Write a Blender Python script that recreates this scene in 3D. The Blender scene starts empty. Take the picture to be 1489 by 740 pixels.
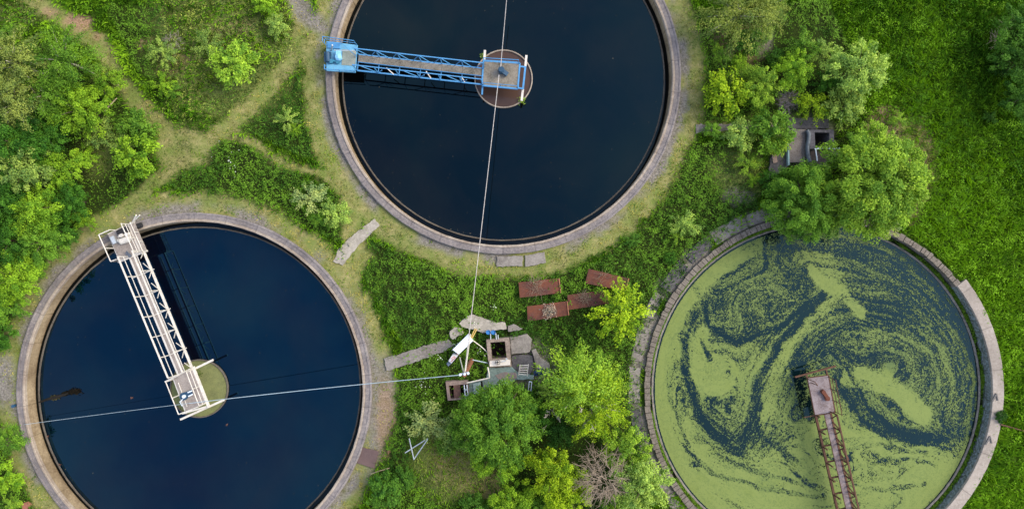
import bpy, math, random
import numpy as np
from mathutils import Vector, Matrix

scene = bpy.context.scene
COL = scene.collection
R = math.radians
random.seed(7)

# ------------------------------------------------------------------ camera
S = 0.045            # metres on the ground per unit of the survey grid
H = 45.0             # drone height
cam_d = bpy.data.cameras.new("camera")
cam_d.sensor_width = 36.0
cam_d.lens = 36.0 * (H / S) / 1489.0
cam_d.clip_end = 3000.0
cam = bpy.data.objects.new("camera", cam_d)
cam.location = (0, 0, H)
cam.rotation_euler = (0, 0, 0)
COL.objects.link(cam)
scene.camera = cam

# ------------------------------------------------------------------ light
SUN_EL, SUN_AZ = 42.0, 20.0       # azimuth counter-clockwise from +X
world = bpy.data.worlds.new("World")
scene.world = world
world.use_nodes = True
wt = world.node_tree
for n in list(wt.nodes):
    wt.nodes.remove(n)
sky = wt.nodes.new("ShaderNodeTexSky")
sky.sky_type = 'NISHITA'
sky.sun_disc = False
sky.sun_elevation = R(SUN_EL)
sky.sun_rotation = R(90 - SUN_AZ)
sky.air_density = 1.0
sky.dust_density = 1.6
bg = wt.nodes.new("ShaderNodeBackground")
bg.inputs[1].default_value = 0.15
wo = wt.nodes.new("ShaderNodeOutputWorld")
tc = wt.nodes.new("ShaderNodeTexCoord")                 # thin warm cloud drifting overhead
cn = wt.nodes.new("ShaderNodeTexNoise")
cn.inputs["Scale"].default_value = 2.6; cn.inputs["Detail"].default_value = 6; cn.inputs["Roughness"].default_value = 0.55
wt.links.new(tc.outputs["Generated"], cn.inputs["Vector"])
cr = wt.nodes.new("ShaderNodeValToRGB")
cr.color_ramp.elements[0].position = 0.42; cr.color_ramp.elements[0].color = (0, 0, 0, 1)
cr.color_ramp.elements[1].position = 0.75; cr.color_ramp.elements[1].color = (0.75, 0.75, 0.75, 1)
wt.links.new(cn.outputs["Fac"], cr.inputs[0])
cm = wt.nodes.new("ShaderNodeMix"); cm.data_type = 'RGBA'
wt.links.new(cr.outputs[0], cm.inputs[0]); wt.links.new(sky.outputs[0], cm.inputs[6]); cm.inputs[7].default_value = (4.4, 3.7, 3.5, 1)
wt.links.new(cm.outputs[2], bg.inputs[0])
wt.links.new(bg.outputs[0], wo.inputs[0])
sun_d = bpy.data.lights.new("sun", 'SUN')
sun_d.energy = 1.5
sun_d.angle = R(32)
sun_d.color = (1.0, 0.90, 0.74)
sun = bpy.data.objects.new("sun", sun_d)
sd = Vector((math.cos(R(SUN_EL)) * math.cos(R(SUN_AZ)), math.cos(R(SUN_EL)) * math.sin(R(SUN_AZ)), math.sin(R(SUN_EL))))
sun.rotation_euler = (-sd).to_track_quat('-Z', 'Y').to_euler()
sun.location = sd * 60
COL.objects.link(sun)
scene.view_settings.view_transform = 'Standard'
scene.view_settings.look = 'None'
scene.view_settings.exposure = 1.30
scene.view_settings.gamma = 1.0

# ------------------------------------------------------------------ helpers
def P(px, py, z=0.0):
    k = (H - z) / H * S
    return Vector(((px - 744.5) * k, (370 - py) * k, z))

def Z5(x, y): return (630 + x / 4.93, 450 + y / 4.93)
def Z7(x, y): return (1100 + x / 5.69, 130 + y / 5.69)
def Z8(x, y): return (740 + x / 5.69, 370 + y / 5.69)

BASE = {}

def tag(o, label=None, cat=None, group=None, kind=None):
    if label: o["label"] = label
    if cat: o["category"] = cat
    if group: o["group"] = group
    if kind: o["kind"] = kind
    return o

def thing(name, label, cat, loc, group=None):
    o = bpy.data.objects.new(name, None)
    o.empty_display_size = 0.3
    o.location = loc
    COL.objects.link(o)
    BASE[o.name] = Vector(loc)
    return tag(o, label, cat, group)

class MB:
    def __init__(self):
        self.v, self.f = [], []
    def add(self, vs, fs):
        b = len(self.v)
        self.v += [Vector(p) for p in vs]
        self.f += [tuple(i + b for i in f) for f in fs]
        return self
    def hexa(self, bot, top):
        return self.add(list(bot) + list(top), [(3, 2, 1, 0), (4, 5, 6, 7), (0, 1, 5, 4), (1, 2, 6, 5), (2, 3, 7, 6), (3, 0, 4, 7)])
    def prism(self, poly, z0, z1, bev=0.0):
        n = len(poly)
        # make it counter-clockwise
        a = sum(poly[i][0] * poly[(i + 1) % n][1] - poly[(i + 1) % n][0] * poly[i][1] for i in range(n))
        if a < 0: poly = poly[::-1]
        vs = [(p[0], p[1], z0) for p in poly] + [(p[0], p[1], z1 - bev) for p in poly]
        fs = [tuple(range(n))[::-1]] + [(i, (i + 1) % n, n + (i + 1) % n, n + i) for i in range(n)]
        if bev > 0:
            cx = sum(p[0] for p in poly) / n; cy = sum(p[1] for p in poly) / n
            for p in poly:
                d = Vector((cx - p[0], cy - p[1], 0)); d = d.normalized() * bev
                vs.append((p[0] + d.x, p[1] + d.y, z1))
            fs += [(n + i, n + (i + 1) % n, 2 * n + (i + 1) % n, 2 * n + i) for i in range(n)]
            fs.append(tuple(range(2 * n, 3 * n)))
        else:
            fs.append(tuple(range(n, 2 * n)))
        return self.add(vs, fs)
    def bar(self, a, b, w, h=None, up=(0, 0, 1)):
        a, b = Vector(a), Vector(b); h = h or w
        d = (b - a).normalized(); u = Vector(up)
        if abs(d.dot(u)) > 0.98: u = Vector((0.3, 1, 0)).normalized()
        s = d.cross(u).normalized() * (w / 2); t = s.cross(d).normalized() * (h / 2)
        return self.hexa([a - s - t, a + s - t, a + s + t, a - s + t], [b - s - t, b + s - t, b + s + t, b - s + t])
    def tube(self, pts, r, n=8, cap=True):
        pts = [Vector(p) for p in pts]
        rs = r if isinstance(r, (list, tuple)) else [r] * len(pts)
        vs, fs = [], []
        for i, p in enumerate(pts):
            d = (pts[min(i + 1, len(pts) - 1)] - pts[max(i - 1, 0)]).normalized()
            u = Vector((0, 0, 1)) if abs(d.z) < 0.9 else Vector((1, 0, 0))
            s = d.cross(u).normalized(); t = s.cross(d)
            for k in range(n):
                a = 2 * math.pi * k / n
                vs.append(p + (s * math.cos(a) + t * math.sin(a)) * rs[i])
        for i in range(len(pts) - 1):
            for k in range(n):
                fs.append((i * n + k, i * n + (k + 1) % n, (i + 1) * n + (k + 1) % n, (i + 1) * n + k))
        if cap:
            fs.append(tuple(range(n))[::-1]); fs.append(tuple(range((len(pts) - 1) * n, len(pts) * n)))
        return self.add(vs, fs)
    def lathe(self, c, prof, n=160, a0=0.0, a1=360.0, closed_prof=True, jit=None):
        full = abs(a1 - a0) >= 359.9
        m = n if full else n + 1
        k = len(prof); vs, fs = [], []
        for i in range(m):
            a = R(a0 + (a1 - a0) * i / n)
            for j, (r, z) in enumerate(prof):
                if jit:
                    dr, dz = jit(i, j)
                else:
                    dr = dz = 0
                vs.append((c[0] + (r + dr) * math.cos(a), c[1] + (r + dr) * math.sin(a), c[2] + z + dz))
        for i in range(n):
            i2 = (i + 1) % m
            for j in range(k if closed_prof else k - 1):
                j2 = (j + 1) % k
                fs.append((i * k + j, i2 * k + j, i2 * k + j2, i * k + j2))
        if not full and closed_prof:
            fs.append(tuple(range(k))); fs.append(tuple(range((m - 1) * k, m * k))[::-1])
        return self.add(vs, fs)
    def disc(self, c, r, z, n=96):
        vs = [(c[0] + r * math.cos(2 * math.pi * i / n), c[1] + r * math.sin(2 * math.pi * i / n), z) for i in range(n)]
        return self.add(vs, [tuple(range(n))])
    def cyl(self, c, r, z0, z1, n=20, r1=None):
        r1 = r if r1 is None else r1
        return self.tube([(c[0], c[1], z0), (c[0], c[1], z1)], [r, r1], n)
    def build(self, name, mat, parent=None, loc=None, smooth=False):
        if parent is not None:
            base = BASE[parent.name]
        else:
            base = Vector(loc) if loc is not None else Vector((0, 0, 0))
        me = bpy.data.meshes.new(name)
        me.from_pydata([tuple(p - base) for p in self.v], [], self.f)
        me.validate(); me.update()
        if smooth:
            for p in me.polygons: p.use_smooth = True
        me.materials.append(mat)
        o = bpy.data.objects.new(name, me)
        COL.objects.link(o)
        BASE[o.name] = base
        if parent is not None: o.parent = parent
        else: o.location = base
        return o

def np_mesh(name, verts, faces, mat, attrs=None, smooth=False):
    """verts (n,3), faces (m,k) arrays, attrs: {name: (domain, values)}"""
    me = bpy.data.meshes.new(name)
    n, (m, k) = len(verts), faces.shape
    me.vertices.add(n)
    me.vertices.foreach_set("co", np.ascontiguousarray(verts, dtype=np.float32).ravel())
    me.loops.add(m * k)
    me.loops.foreach_set("vertex_index", np.ascontiguousarray(faces, dtype=np.int32).ravel())
    me.polygons.add(m)
    me.polygons.foreach_set("loop_start", np.arange(0, m * k, k, dtype=np.int32))
    me.update(calc_edges=True)
    for an, (dom, val) in (attrs or {}).items():
        a = me.attributes.new(an, 'FLOAT', dom)
        a.data.foreach_set("value", np.ascontiguousarray(val, dtype=np.float32))
    if smooth:
        me.polygons.foreach_set("use_smooth", np.ones(m, dtype=bool))
    me.materials.append(mat)
    return me

# numpy value noise
def vnoise(x, y, seed=0):
    xi = np.floor(x).astype(np.int64); yi = np.floor(y).astype(np.int64)
    fx = x - xi; fy = y - yi
    fx = fx * fx * (3 - 2 * fx); fy = fy * fy * (3 - 2 * fy)
    def h(a, b):
        n = (a * 374761393 + b * 668265263 + seed * 974634777) & 0xffffffff
        n = ((n ^ (n >> 13)) * 1274126177) & 0xffffffff
        return ((n ^ (n >> 16)) & 0xffffff) / float(0xffffff)
    return (h(xi, yi) * (1 - fx) + h(xi + 1, yi) * fx) * (1 - fy) + (h(xi, yi + 1) * (1 - fx) + h(xi + 1, yi + 1) * fx) * fy

def fbm(x, y, o=4, seed=0):
    s = 0; a = 0.5; t = 0
    for i in range(o):
        s = s + a * vnoise(x * 2 ** i, y * 2 ** i, seed + i * 17); t += a; a *= 0.5
    return s / t

def sstep(a, b, x):
    t = np.clip((x - a) / (b - a), 0, 1)
    return t * t * (3 - 2 * t)

def dist_poly(x, y, pts):
    d = np.full(np.shape(x), 1e9)
    for (x0, y0), (x1, y1) in zip(pts[:-1], pts[1:]):
        dx, dy = x1 - x0, y1 - y0
        t = np.clip(((x - x0) * dx + (y - y0) * dy) / (dx * dx + dy * dy + 1e-9), 0, 1)
        d = np.minimum(d, np.hypot(x - x0 - t * dx, y - y0 - t * dy))
    return d

def in_poly(x, y, pts):
    c = np.zeros(np.shape(x), bool); n = len(pts)
    for i in range(n):
        x0, y0 = pts[i]; x1, y1 = pts[(i + 1) % n]
        cond = ((y0 > y) != (y1 > y)) & (x < (x1 - x0) * (y - y0) / (y1 - y0 + 1e-12) + x0)
        c ^= cond
    return c

# ------------------------------------------------------------------ materials
class NT:
    def __init__(self, name):
        self.m = bpy.data.materials.new(name); self.m.use_nodes = True
        self.t = self.m.node_tree
        for n in list(self.t.nodes): self.t.nodes.remove(n)
        self.out = self.n("ShaderNodeOutputMaterial")
    def n(self, typ, **kw):
        nd = self.t.nodes.new(typ)
        for k, v in kw.items(): setattr(nd, k, v)
        return nd
    def l(self, a, b): self.t.links.new(a, b)
    def pos(self):
        return self.n("ShaderNodeNewGeometry").outputs["Position"]
    def noise(self, vec, scale, detail=4, rough=0.55, dist=0.0):
        nd = self.n("ShaderNodeTexNoise")
        nd.inputs["Scale"].default_value = scale; nd.inputs["Detail"].default_value = detail
        nd.inputs["Roughness"].default_value = rough; nd.inputs["Distortion"].default_value = dist
        self.l(vec, nd.inputs["Vector"]); return nd.outputs["Fac"]
    def ramp(self, fac, stops):
        nd = self.n("ShaderNodeValToRGB"); cr = nd.color_ramp
        while len(cr.elements) < len(stops): cr.elements.new(0.5)
        for e, (p, c) in zip(cr.elements, stops):
            e.position = p
            e.color = (c, c, c, 1) if isinstance(c, (int, float)) else (*c, 1)
        self.l(fac, nd.inputs[0]); return nd.outputs[0]
    def mix(self, fac, a, b, blend='MIX'):
        nd = self.n("ShaderNodeMix", data_type='RGBA', blend_type=blend)
        for s, v in ((nd.inputs[0], fac), (nd.inputs[6], a), (nd.inputs[7], b)):
            if isinstance(v, (int, float)): s.default_value = v
            elif isinstance(v, tuple): s.default_value = (*v, 1)
            else: self.l(v, s)
        return nd.outputs[2]
    def math(self, op, a, b=0.0):
        nd = self.n("ShaderNodeMath", operation=op)
        for s, v in ((nd.inputs[0], a), (nd.inputs[1], b)):
            if isinstance(v, (int, float)): s.default_value = v
            else: self.l(v, s)
        return nd.outputs[0]
    def attr(self, name):
        return self.n("ShaderNodeAttribute", attribute_name=name).outputs["Fac"]
    def bump(self, h, strength, dist=0.02):
        nd = self.n("ShaderNodeBump"); nd.inputs["Strength"].default_value = strength
        nd.inputs["Distance"].default_value = dist; self.l(h, nd.inputs["Height"]); return nd.outputs[0]
    def pbr(self, color, rough=0.8, spec=0.3, metal=0.0, normal=None):
        b = self.n("ShaderNodeBsdfPrincipled")
        if isinstance(color, tuple): b.inputs["Base Color"].default_value = (*color, 1)
        else: self.l(color, b.inputs["Base Color"])
        if isinstance(rough, (int, float)): b.inputs["Roughness"].default_value = rough
        else: self.l(rough, b.inputs["Roughness"])
        b.inputs["Specular IOR Level"].default_value = spec
        b.inputs["Metallic"].default_value = metal
        if normal is not None: self.l(normal, b.inputs["Normal"])
        return b.outputs[0]
    def done(self, sh):
        self.l(sh, self.out.inputs[0]); return self.m

def m_concrete(name, base, dark, moss=0.0, scale=1.0, light=None, joints=0):
    t = NT(name); p = t.pos()
    a = t.noise(p, 0.9 * scale, 6, 0.62); b = t.noise(p, 7 * scale, 5, 0.65); c = t.noise(p, 26 * scale, 3, 0.6)
    col = t.mix(t.ramp(a, [(0.34, 0.0), (0.66, 1.0)]), dark, base)
    col = t.mix(t.ramp(b, [(0.42, 0.0), (0.75, 0.75)]), col, light or tuple(min(1, x * 1.45) for x in base))
    col = t.mix(t.ramp(c, [(0.55, 0.0), (0.72, 0.6)]), col, tuple(x * 0.4 for x in dark))
    if moss:
        col = t.mix(t.ramp(t.noise(p, 1.7 * scale, 7, 0.7), [(0.62 - 0.15 * moss, 0.0), (0.75, moss)]), col, (0.055, 0.075, 0.02))
    if joints:                       # radial cracks and joints between pours, damp stains either side
        sx = t.n("ShaderNodeSeparateXYZ"); t.l(t.n("ShaderNodeTexCoord").outputs["Object"], sx.inputs[0])
        an = t.math('MULTIPLY', t.math('ARCTAN2', sx.outputs[1], sx.outputs[0]), joints / 6.2831853)
        an = t.math('ADD', an, t.math('MULTIPLY', b, 0.02))
        fr = t.math('ABSOLUTE', t.math('SUBTRACT', t.math('FRACT', t.math('ADD', an, 100.0)), 0.5))
        col = t.mix(t.ramp(fr, [(0.0, 0.5), (0.010, 0.35), (0.018, 0.0)]), col, tuple(x * 0.3 for x in dark))
        cell = t.n("ShaderNodeTexWhiteNoise", noise_dimensions='1D'); t.l(t.math('FLOOR', t.math('ADD', an, 100.5)), cell.inputs["W"])
        col = t.mix(t.math('MULTIPLY', cell.outputs["Value"], 0.22), col, dark)
        st_ = t.noise(p, 0.35, 5, 0.6)
        col = t.mix(t.ramp(st_, [(0.48, 0.0), (0.66, 0.55)]), col, tuple(x * 0.75 for x in dark))
    return t.done(t.pbr(col, 0.92, 0.2, 0, t.bump(t.mix(0.5, b, c), 0.6, 0.02)))

def m_paint(name, col, rust=0.25, rough=0.5, rustc=(0.16, 0.075, 0.04)):
    t = NT(name); p = t.pos()
    a = t.noise(p, 2.2, 6, 0.7); b = t.noise(p, 9, 5, 0.7)
    c = t.mix(t.ramp(a, [(0.3, 0.0), (0.7, 1.0)]), tuple(x * 0.72 for x in col), col)
    c = t.mix(t.ramp(b, [(0.66 - 0.2 * rust, 0.0), (0.78 - 0.1 * rust, 1.0)]), c, rustc)
    return t.done(t.pbr(c, rough, 0.4, 0, t.bump(b, 0.25, 0.008)))

def m_rust(name, c1, c2, c3):
    t = NT(name); p = t.pos()
    a = t.noise(p, 0.8, 5, 0.6); b = t.noise(p, 5, 6, 0.7); c = t.noise(p, 24, 4, 0.6)
    col = t.mix(t.ramp(a, [(0.4, 0.0), (0.6, 1.0)]), c1, c2)
    col = t.mix(t.ramp(b, [(0.46, 0.0), (0.7, 0.9)]), col, c3)
    col = t.mix(t.ramp(c, [(0.5, 0.0), (0.75, 0.55)]), col, tuple(x * 0.35 for x in c1))
    return t.done(t.pbr(col, 0.85, 0.25, 0.0, t.bump(b, 0.5, 0.01)))

def m_plain(name, col, rough=0.6, spec=0.4, var=0.25, scale=6):
    t = NT(name); p = t.pos()
    a = t.noise(p, scale, 5, 0.65)
    c = t.mix(t.ramp(a, [(0.3, 0.0), (0.7, 1.0)]), tuple(x * (1 - var) for x in col), tuple(min(1, x * (1 + var)) for x in col))
    return t.done(t.pbr(c, rough, spec))

def m_leaf(name, transl=0.28):
    """leaf colour comes from the object's own colour, varied leaf by leaf"""
    t = NT(name)
    oc = t.n("ShaderNodeObjectInfo").outputs["Color"]
    tint = t.attr("tint")
    lo = t.mix(1.0, oc, (0.45, 0.58, 0.70), 'MULTIPLY')
    hi = t.mix(1.0, oc, (1.7, 1.48, 1.4), 'MULTIPLY')
    col = t.mix(tint, lo, hi)
    col = t.mix(t.math('MULTIPLY', t.math('GREATER_THAN', t.noise(t.pos(), 1.1, 3), 0.62), 0.25), col, t.mix(1.0, oc, (1.5, 1.1, 0.8), 'MULTIPLY'))
    d = t.pbr(col, 0.6, 0.10)
    tr = t.n("ShaderNodeBsdfTranslucent"); t.l(t.mix(1.0, col, (1.25, 1.3, 0.6), 'MULTIPLY'), tr.inputs[0])
    ms = t.n("ShaderNodeMixShader"); ms.inputs[0].default_value = transl
    t.l(d, ms.inputs[1]); t.l(tr.outputs[0], ms.inputs[2])
    return t.done(ms.outputs[0])

def m_water(name, body, cloud_silt, ior=1.4, rough=0.02, tint=(0.45, 0.8, 1.0, 1)):
    t = NT(name); p = t.pos()
    a = t.noise(p, 0.16, 4, 0.55, 0.6)
    col = t.mix(t.ramp(a, [(0.40, 0.0), (0.72, 1.0)]), body, cloud_silt)  # patches: cloud reflection painted into the dark tanks, silt in the murky water
    b = t.n("ShaderNodeBsdfPrincipled")
    t.l(col, b.inputs["Base Color"]); b.inputs["Roughness"].default_value = rough
    b.inputs["IOR"].default_value = ior
    b.inputs["Specular Tint"].default_value = tint
    t.l(t.bump(t.noise(p, 1.3, 3, 0.5), 0.035, 0.02), b.inputs["Normal"])
    return t.done(b.outputs[0])

M = {}
M['rim'] = m_concrete("old_concrete_rim", (0.208, 0.188, 0.182), (0.125, 0.112, 0.112), 0.35, 1.0, (0.36, 0.31, 0.27), 34)
M['rimlip'] = m_concrete("pale_concrete_lip", (0.34, 0.29, 0.23), (0.22, 0.17, 0.13), 0.2, 1.0, (0.46, 0.40, 0.32), 34)
M['innerwall'] = m_concrete("stained_inner_wall", (0.30, 0.235, 0.145), (0.15, 0.105, 0.06), 0.1, 1.0, None, 34)
M['wetwall'] = m_concrete("wet_channel", (0.02, 0.017, 0.012), (0.012, 0.010, 0.008), 0.0)
M['weir'] = m_concrete("weir_concrete", (0.105, 0.09, 0.07), (0.06, 0.05, 0.04), 0.25)
M['slab'] = m_concrete("weathered_slab", (0.22, 0.20, 0.175), (0.13, 0.115, 0.10), 0.25)
M['slabpale'] = m_concrete("pale_slab", (0.33, 0.30, 0.25), (0.21, 0.19, 0.15), 0.2)
M['slabdark'] = m_concrete("dark_slab", (0.10, 0.095, 0.095), (0.055, 0.052, 0.055), 0.3)
M['walk'] = m_concrete("walkway_concrete", (0.34, 0.295, 0.25), (0.24, 0.205, 0.17), 0.1, 1.0, (0.42, 0.38, 0.33), 26)
M['block'] = m_concrete("stone_block", (0.175, 0.15, 0.12), (0.085, 0.072, 0.058), 0.35, 1.6, (0.28, 0.245, 0.20))
M['deck'] = m_concrete("bridge_deck", (0.225, 0.195, 0.155), (0.10, 0.085, 0.06), 0.35, 1.5, (0.31, 0.29, 0.24))
M['deckpale'] = m_concrete("pale_bridge_deck", (0.31, 0.27, 0.235), (0.185, 0.155, 0.135), 0.0, 1.5, (0.38, 0.34, 0.30))
M['decklilac'] = m_concrete("rusty_lilac_deck", (0.25, 0.21, 0.205), (0.12, 0.085, 0.075), 0.05, 2.2, (0.34, 0.30, 0.31))
M['blue'] = m_paint("blue_paint", (0.07, 0.27, 0.52), 0.45)
M['bluepale'] = m_paint("pale_blue_paint", (0.13, 0.37, 0.55), 0.5, 0.5, (0.20, 0.22, 0.18))
M['bluedark'] = m_paint("dark_blue_paint", (0.02, 0.07, 0.13), 0.1)
M['white'] = m_paint("white_paint", (0.68, 0.63, 0.55), 0.42, 0.5, (0.34, 0.26, 0.18))
M['cream'] = m_paint("cream_paint", (0.66, 0.62, 0.54), 0.5, 0.55, (0.30, 0.21, 0.13))
M['galv'] = m_plain("galvanised_steel", (0.36, 0.40, 0.43), 0.45, 0.5)
M['rusty'] = m_rust("rusty_steel", (0.070, 0.034, 0.022), (0.105, 0.050, 0.030), (0.14, 0.075, 0.045))
M['rustplate'] = m_rust("rust_plate", (0.058, 0.024, 0.021), (0.150, 0.050, 0.026), (0.115, 0.052, 0.038))
M['black'] = m_plain("black_rubber", (0.018, 0.018, 0.02), 0.7, 0.3)
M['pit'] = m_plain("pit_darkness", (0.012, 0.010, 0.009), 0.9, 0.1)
M['wood'] = m_plain("weathered_wood", (0.20, 0.085, 0.045), 0.85, 0.2, 0.35)
M['stick'] = m_plain("dry_wood", (0.36, 0.28, 0.19), 0.9, 0.2, 0.3)
M['bark'] = m_plain("bark", (0.075, 0.058, 0.042), 0.95, 0.15, 0.4, 9)
M['birchbark'] = m_plain("birch_bark", (0.42, 0.37, 0.30), 0.85, 0.2, 0.4, 9)
M['twig'] = m_plain("dead_twig", (0.215, 0.165, 0.115), 0.95, 0.15, 0.35, 9)
M['cable'] = m_plain("pale_cable", (0.40, 0.37, 0.34), 0.6, 0.3, 0.25)
M['cablegrey'] = m_plain("blue_grey_cable", (0.34, 0.42, 0.45), 0.6, 0.3, 0.15)
M['bluebright'] = m_plain("bright_blue_plastic", (0.03, 0.17, 0.42), 0.5, 0.4, 0.2)
M['tarp'] = m_plain("blue_tarpaulin", (0.016, 0.045, 0.12), 0.5, 0.4, 0.5, 5)
M['sheetwhite'] = m_plain("white_enamel", (0.62, 0.68, 0.74), 0.4, 0.5, 0.08)
M['red'] = m_plain("red_lettering", (0.42, 0.06, 0.05), 0.6, 0.3, 0.2)
M['teal'] = m_concrete("teal_stained_concrete", (0.16, 0.22, 0.20), (0.10, 0.13, 0.12), 0.1)
M['murk'] = m_water("murky_brown_water", (0.055, 0.032, 0.024), (0.075, 0.045, 0.032), 1.33, 0.12)
M['waterA'] = m_water("dark_water", (0.0, 0.0004, 0.0008), (0.0040, 0.0027, 0.0018), 1.42, 0.02, (0.34, 0.80, 1.0, 1))
M['waterB'] = m_water("navy_water", (0.0, 0.0018, 0.0065), (0.0030, 0.0018, 0.0040), 1.62, 0.02, (0.17, 0.66, 1.0, 1))
M['waterC'] = m_water("teal_water", (0.0015, 0.0075, 0.0095), (0.004, 0.011, 0.010), 1.45, 0.06, (0.42, 0.85, 1.0, 1))
M['channelwater'] = m_water("channel_water", (0.003, 0.003, 0.003), (0.006, 0.005, 0.004), 1.33)
M['leaf'] = m_leaf("leaf")
M['blade'] = m_leaf("blade", 0.2)
# ------------------------------------------------------------------ ground
CA, CB, CC = (732, 112), (284, 567), (1191, 567)      # tank centres on the survey grid

def ground_masks(X, Y):
    """survey-grid coordinates -> dict of 0..1 masks"""
    wx = (fbm(X / 34, Y / 34, 4, 3) - 0.5) * 34; wy = (fbm(X / 34, Y / 34, 4, 9) - 0.5) * 34
    fx = (fbm(X / 7, Y / 7, 3, 21) - 0.5) * 9
    x, y = X + wx * 0.42 + fx, Y + wy * 0.42 + fx
    dA = np.hypot(X - CA[0], Y - CA[1]); dB = np.hypot(X - CB[0], Y - CB[1]); dC = np.hypot(X - CC[0], Y - CC[1])
    dAw = np.hypot(x - CA[0], y - CA[1]); dBw = np.hypot(x - CB[0], y - CB[1]); dCw = np.hypot(x - CC[0], y - CC[1])
    def line(pts, w, soft=6):
        return 1 - sstep(w - soft, w + soft, dist_poly(x, y, pts))
    path = np.maximum(1 - sstep(287, 300, dAw), 1 - sstep(282, 296, dBw))
    for pts, w in (([(425, -40), (440, 20), (436, 75), (392, 122), (338, 180), (280, 222), (225, 265), (165, 325), (100, 390)], 13),
                   ([(30, -20), (85, 25), (140, 62), (175, 115), (215, 165), (255, 205)], 15),
                   ([(300, 205), (345, 196), (405, 236), (470, 252), (515, 295)], 7),
                   ([(1150, 182), (1010, 187)], 10), ([(510, 300), (520, 370), (500, 420)], 18)):
        path = np.maximum(path, line(pts, w))
    path = np.maximum(path, 1 - sstep(0.7, 1.3, np.hypot((x - 262) / 42, (y - 215) / 36)))
    path *= np.where(dC < 300, 1 - sstep(0, 60, X - 1000), 1)
    # gravel, bare stones
    grav = np.maximum((1 - sstep(266, 276, dAw)) * sstep(0.35, 0.6, fbm(X / 40, Y / 40, 3, 5)), (1 - sstep(264, 280, dBw)) * sstep(0.35, 0.6, fbm(X / 40, Y / 40, 3, 6)))
    grav = np.maximum(grav, line([(425, -40), (440, 18), (468, 40)], 12, 8))
    grav = np.maximum(grav, 1 - sstep(0.6, 1.3, np.hypot((x - 8) / 18, (y - 555) / 40)))
    grav = np.maximum(grav, (1 - sstep(280, 296, dBw)) * sstep(520, 545, X) * sstep(500, 540, Y) * 0.9)
    ang = np.degrees(np.arctan2(CC[1] - Y, X - CC[0])) % 360
    apr = (1 - sstep(270, 282, dCw)) * sstep(92, 100, ang) * (1 - sstep(228, 240, ang))
    grav = np.maximum(grav, apr * sstep(0.28, 0.5, fbm(X / 26, Y / 26, 4, 15)))
    for cx, cy, rx, ry in ((1160, 205, 55, 40), (1145, 150, 16, 12), (1075, 285, 30, 12), (1110, 55, 18, 30), (760, 530, 55, 40)):
        grav = np.maximum(grav, 0.8 * (1 - sstep(0.6, 1.2, np.hypot((x - cx) / rx, (y - cy) / ry))))
    # bare reddish soil
    bare = 0
    for cx, cy, rx, ry, s in ((112, 32, 26, 12, 1.0), (70, 18, 14, 7, 0.7), (138, 52, 8, 8, 0.7), (1290, 185, 28, 34, 0.7), (1338, 235, 20, 60, 0.62), (1325, 290, 16, 40, 0.5), (668, 660, 50, 60, 0.35), (700, 700, 40, 30, 0.4), (340, 40, 50, 12, 0.35), (250, 95, 22, 18, 0.4), (1075, 60, 40, 40, 0.6),
                             (715, 720, 16, 10, 0.5), (645, 665, 12, 20, 0.45), (560, 610, 14, 60, 0.6), (265, 85, 30, 8, 0.5), (210, 62, 12, 10, .5)):
        bare = np.maximum(bare, s * (1 - sstep(0.5, 1.3, np.hypot((x - cx) / rx, (y - cy) / ry))))
    # tall dense weeds
    def zone(pts): return in_poly(x, y, pts).astype(float)
    x, y = X + wx * 0.22 + fx * 0.8, Y + wy * 0.22 + fx * 0.8
    lush = zone([(347, 187), (452, 90), (464, 230), (430, 224)])
    for z in ([(236, 272), (330, 200), (400, 236), (500, 288), (520, 322), (494, 352), (440, 322), (380, 296), (300, 278)],
              [(518, 380), (545, 345), (600, 380), (690, 402), (780, 405), (870, 380), (950, 315), (1010, 210), (1110, 200), (1100, 310), (1000, 370), (950, 430), (915, 520), (940, 740), (530, 760), (570, 610), (585, 500)],
              [(-60, 40), (100, 75), (200, 150), (235, 230), (205, 275), (120, 350), (30, 420), (0, 520), (-60, 540)],
              [(-60, 600), (40, 620), (60, 760), (-60, 760)], [(150, 10), (235, 10), (262, 70), (230, 120), (200, 100)], [(290, 140), (360, 110), (430, 60), (432, 78), (335, 178), (300, 165)],
              [(1010, 20), (1200, 0), (1260, 130), (1200, 180), (1020, 175)]):
        lush = np.maximum(lush, zone(z))
    lush = lush * (1 - 0.95 * (1 - sstep(0.75, 1.15, np.hypot((x - 672) / 78, (y - 676) / 66))))
    lush = lush * (1 - 0.8 * (1 - sstep(0.6, 1.2, np.hypot((x - 140) / 30, (y - 215) / 45))))
    free = (1 - path) * (1 - 0.85 * grav) * (1 - bare)
    return dict(path=path * (1 - 0), grav=grav, bare=bare * np.ones_like(X), lush=lush * free, free=free, dA=dA, dB=dB, dC=dC)

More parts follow.
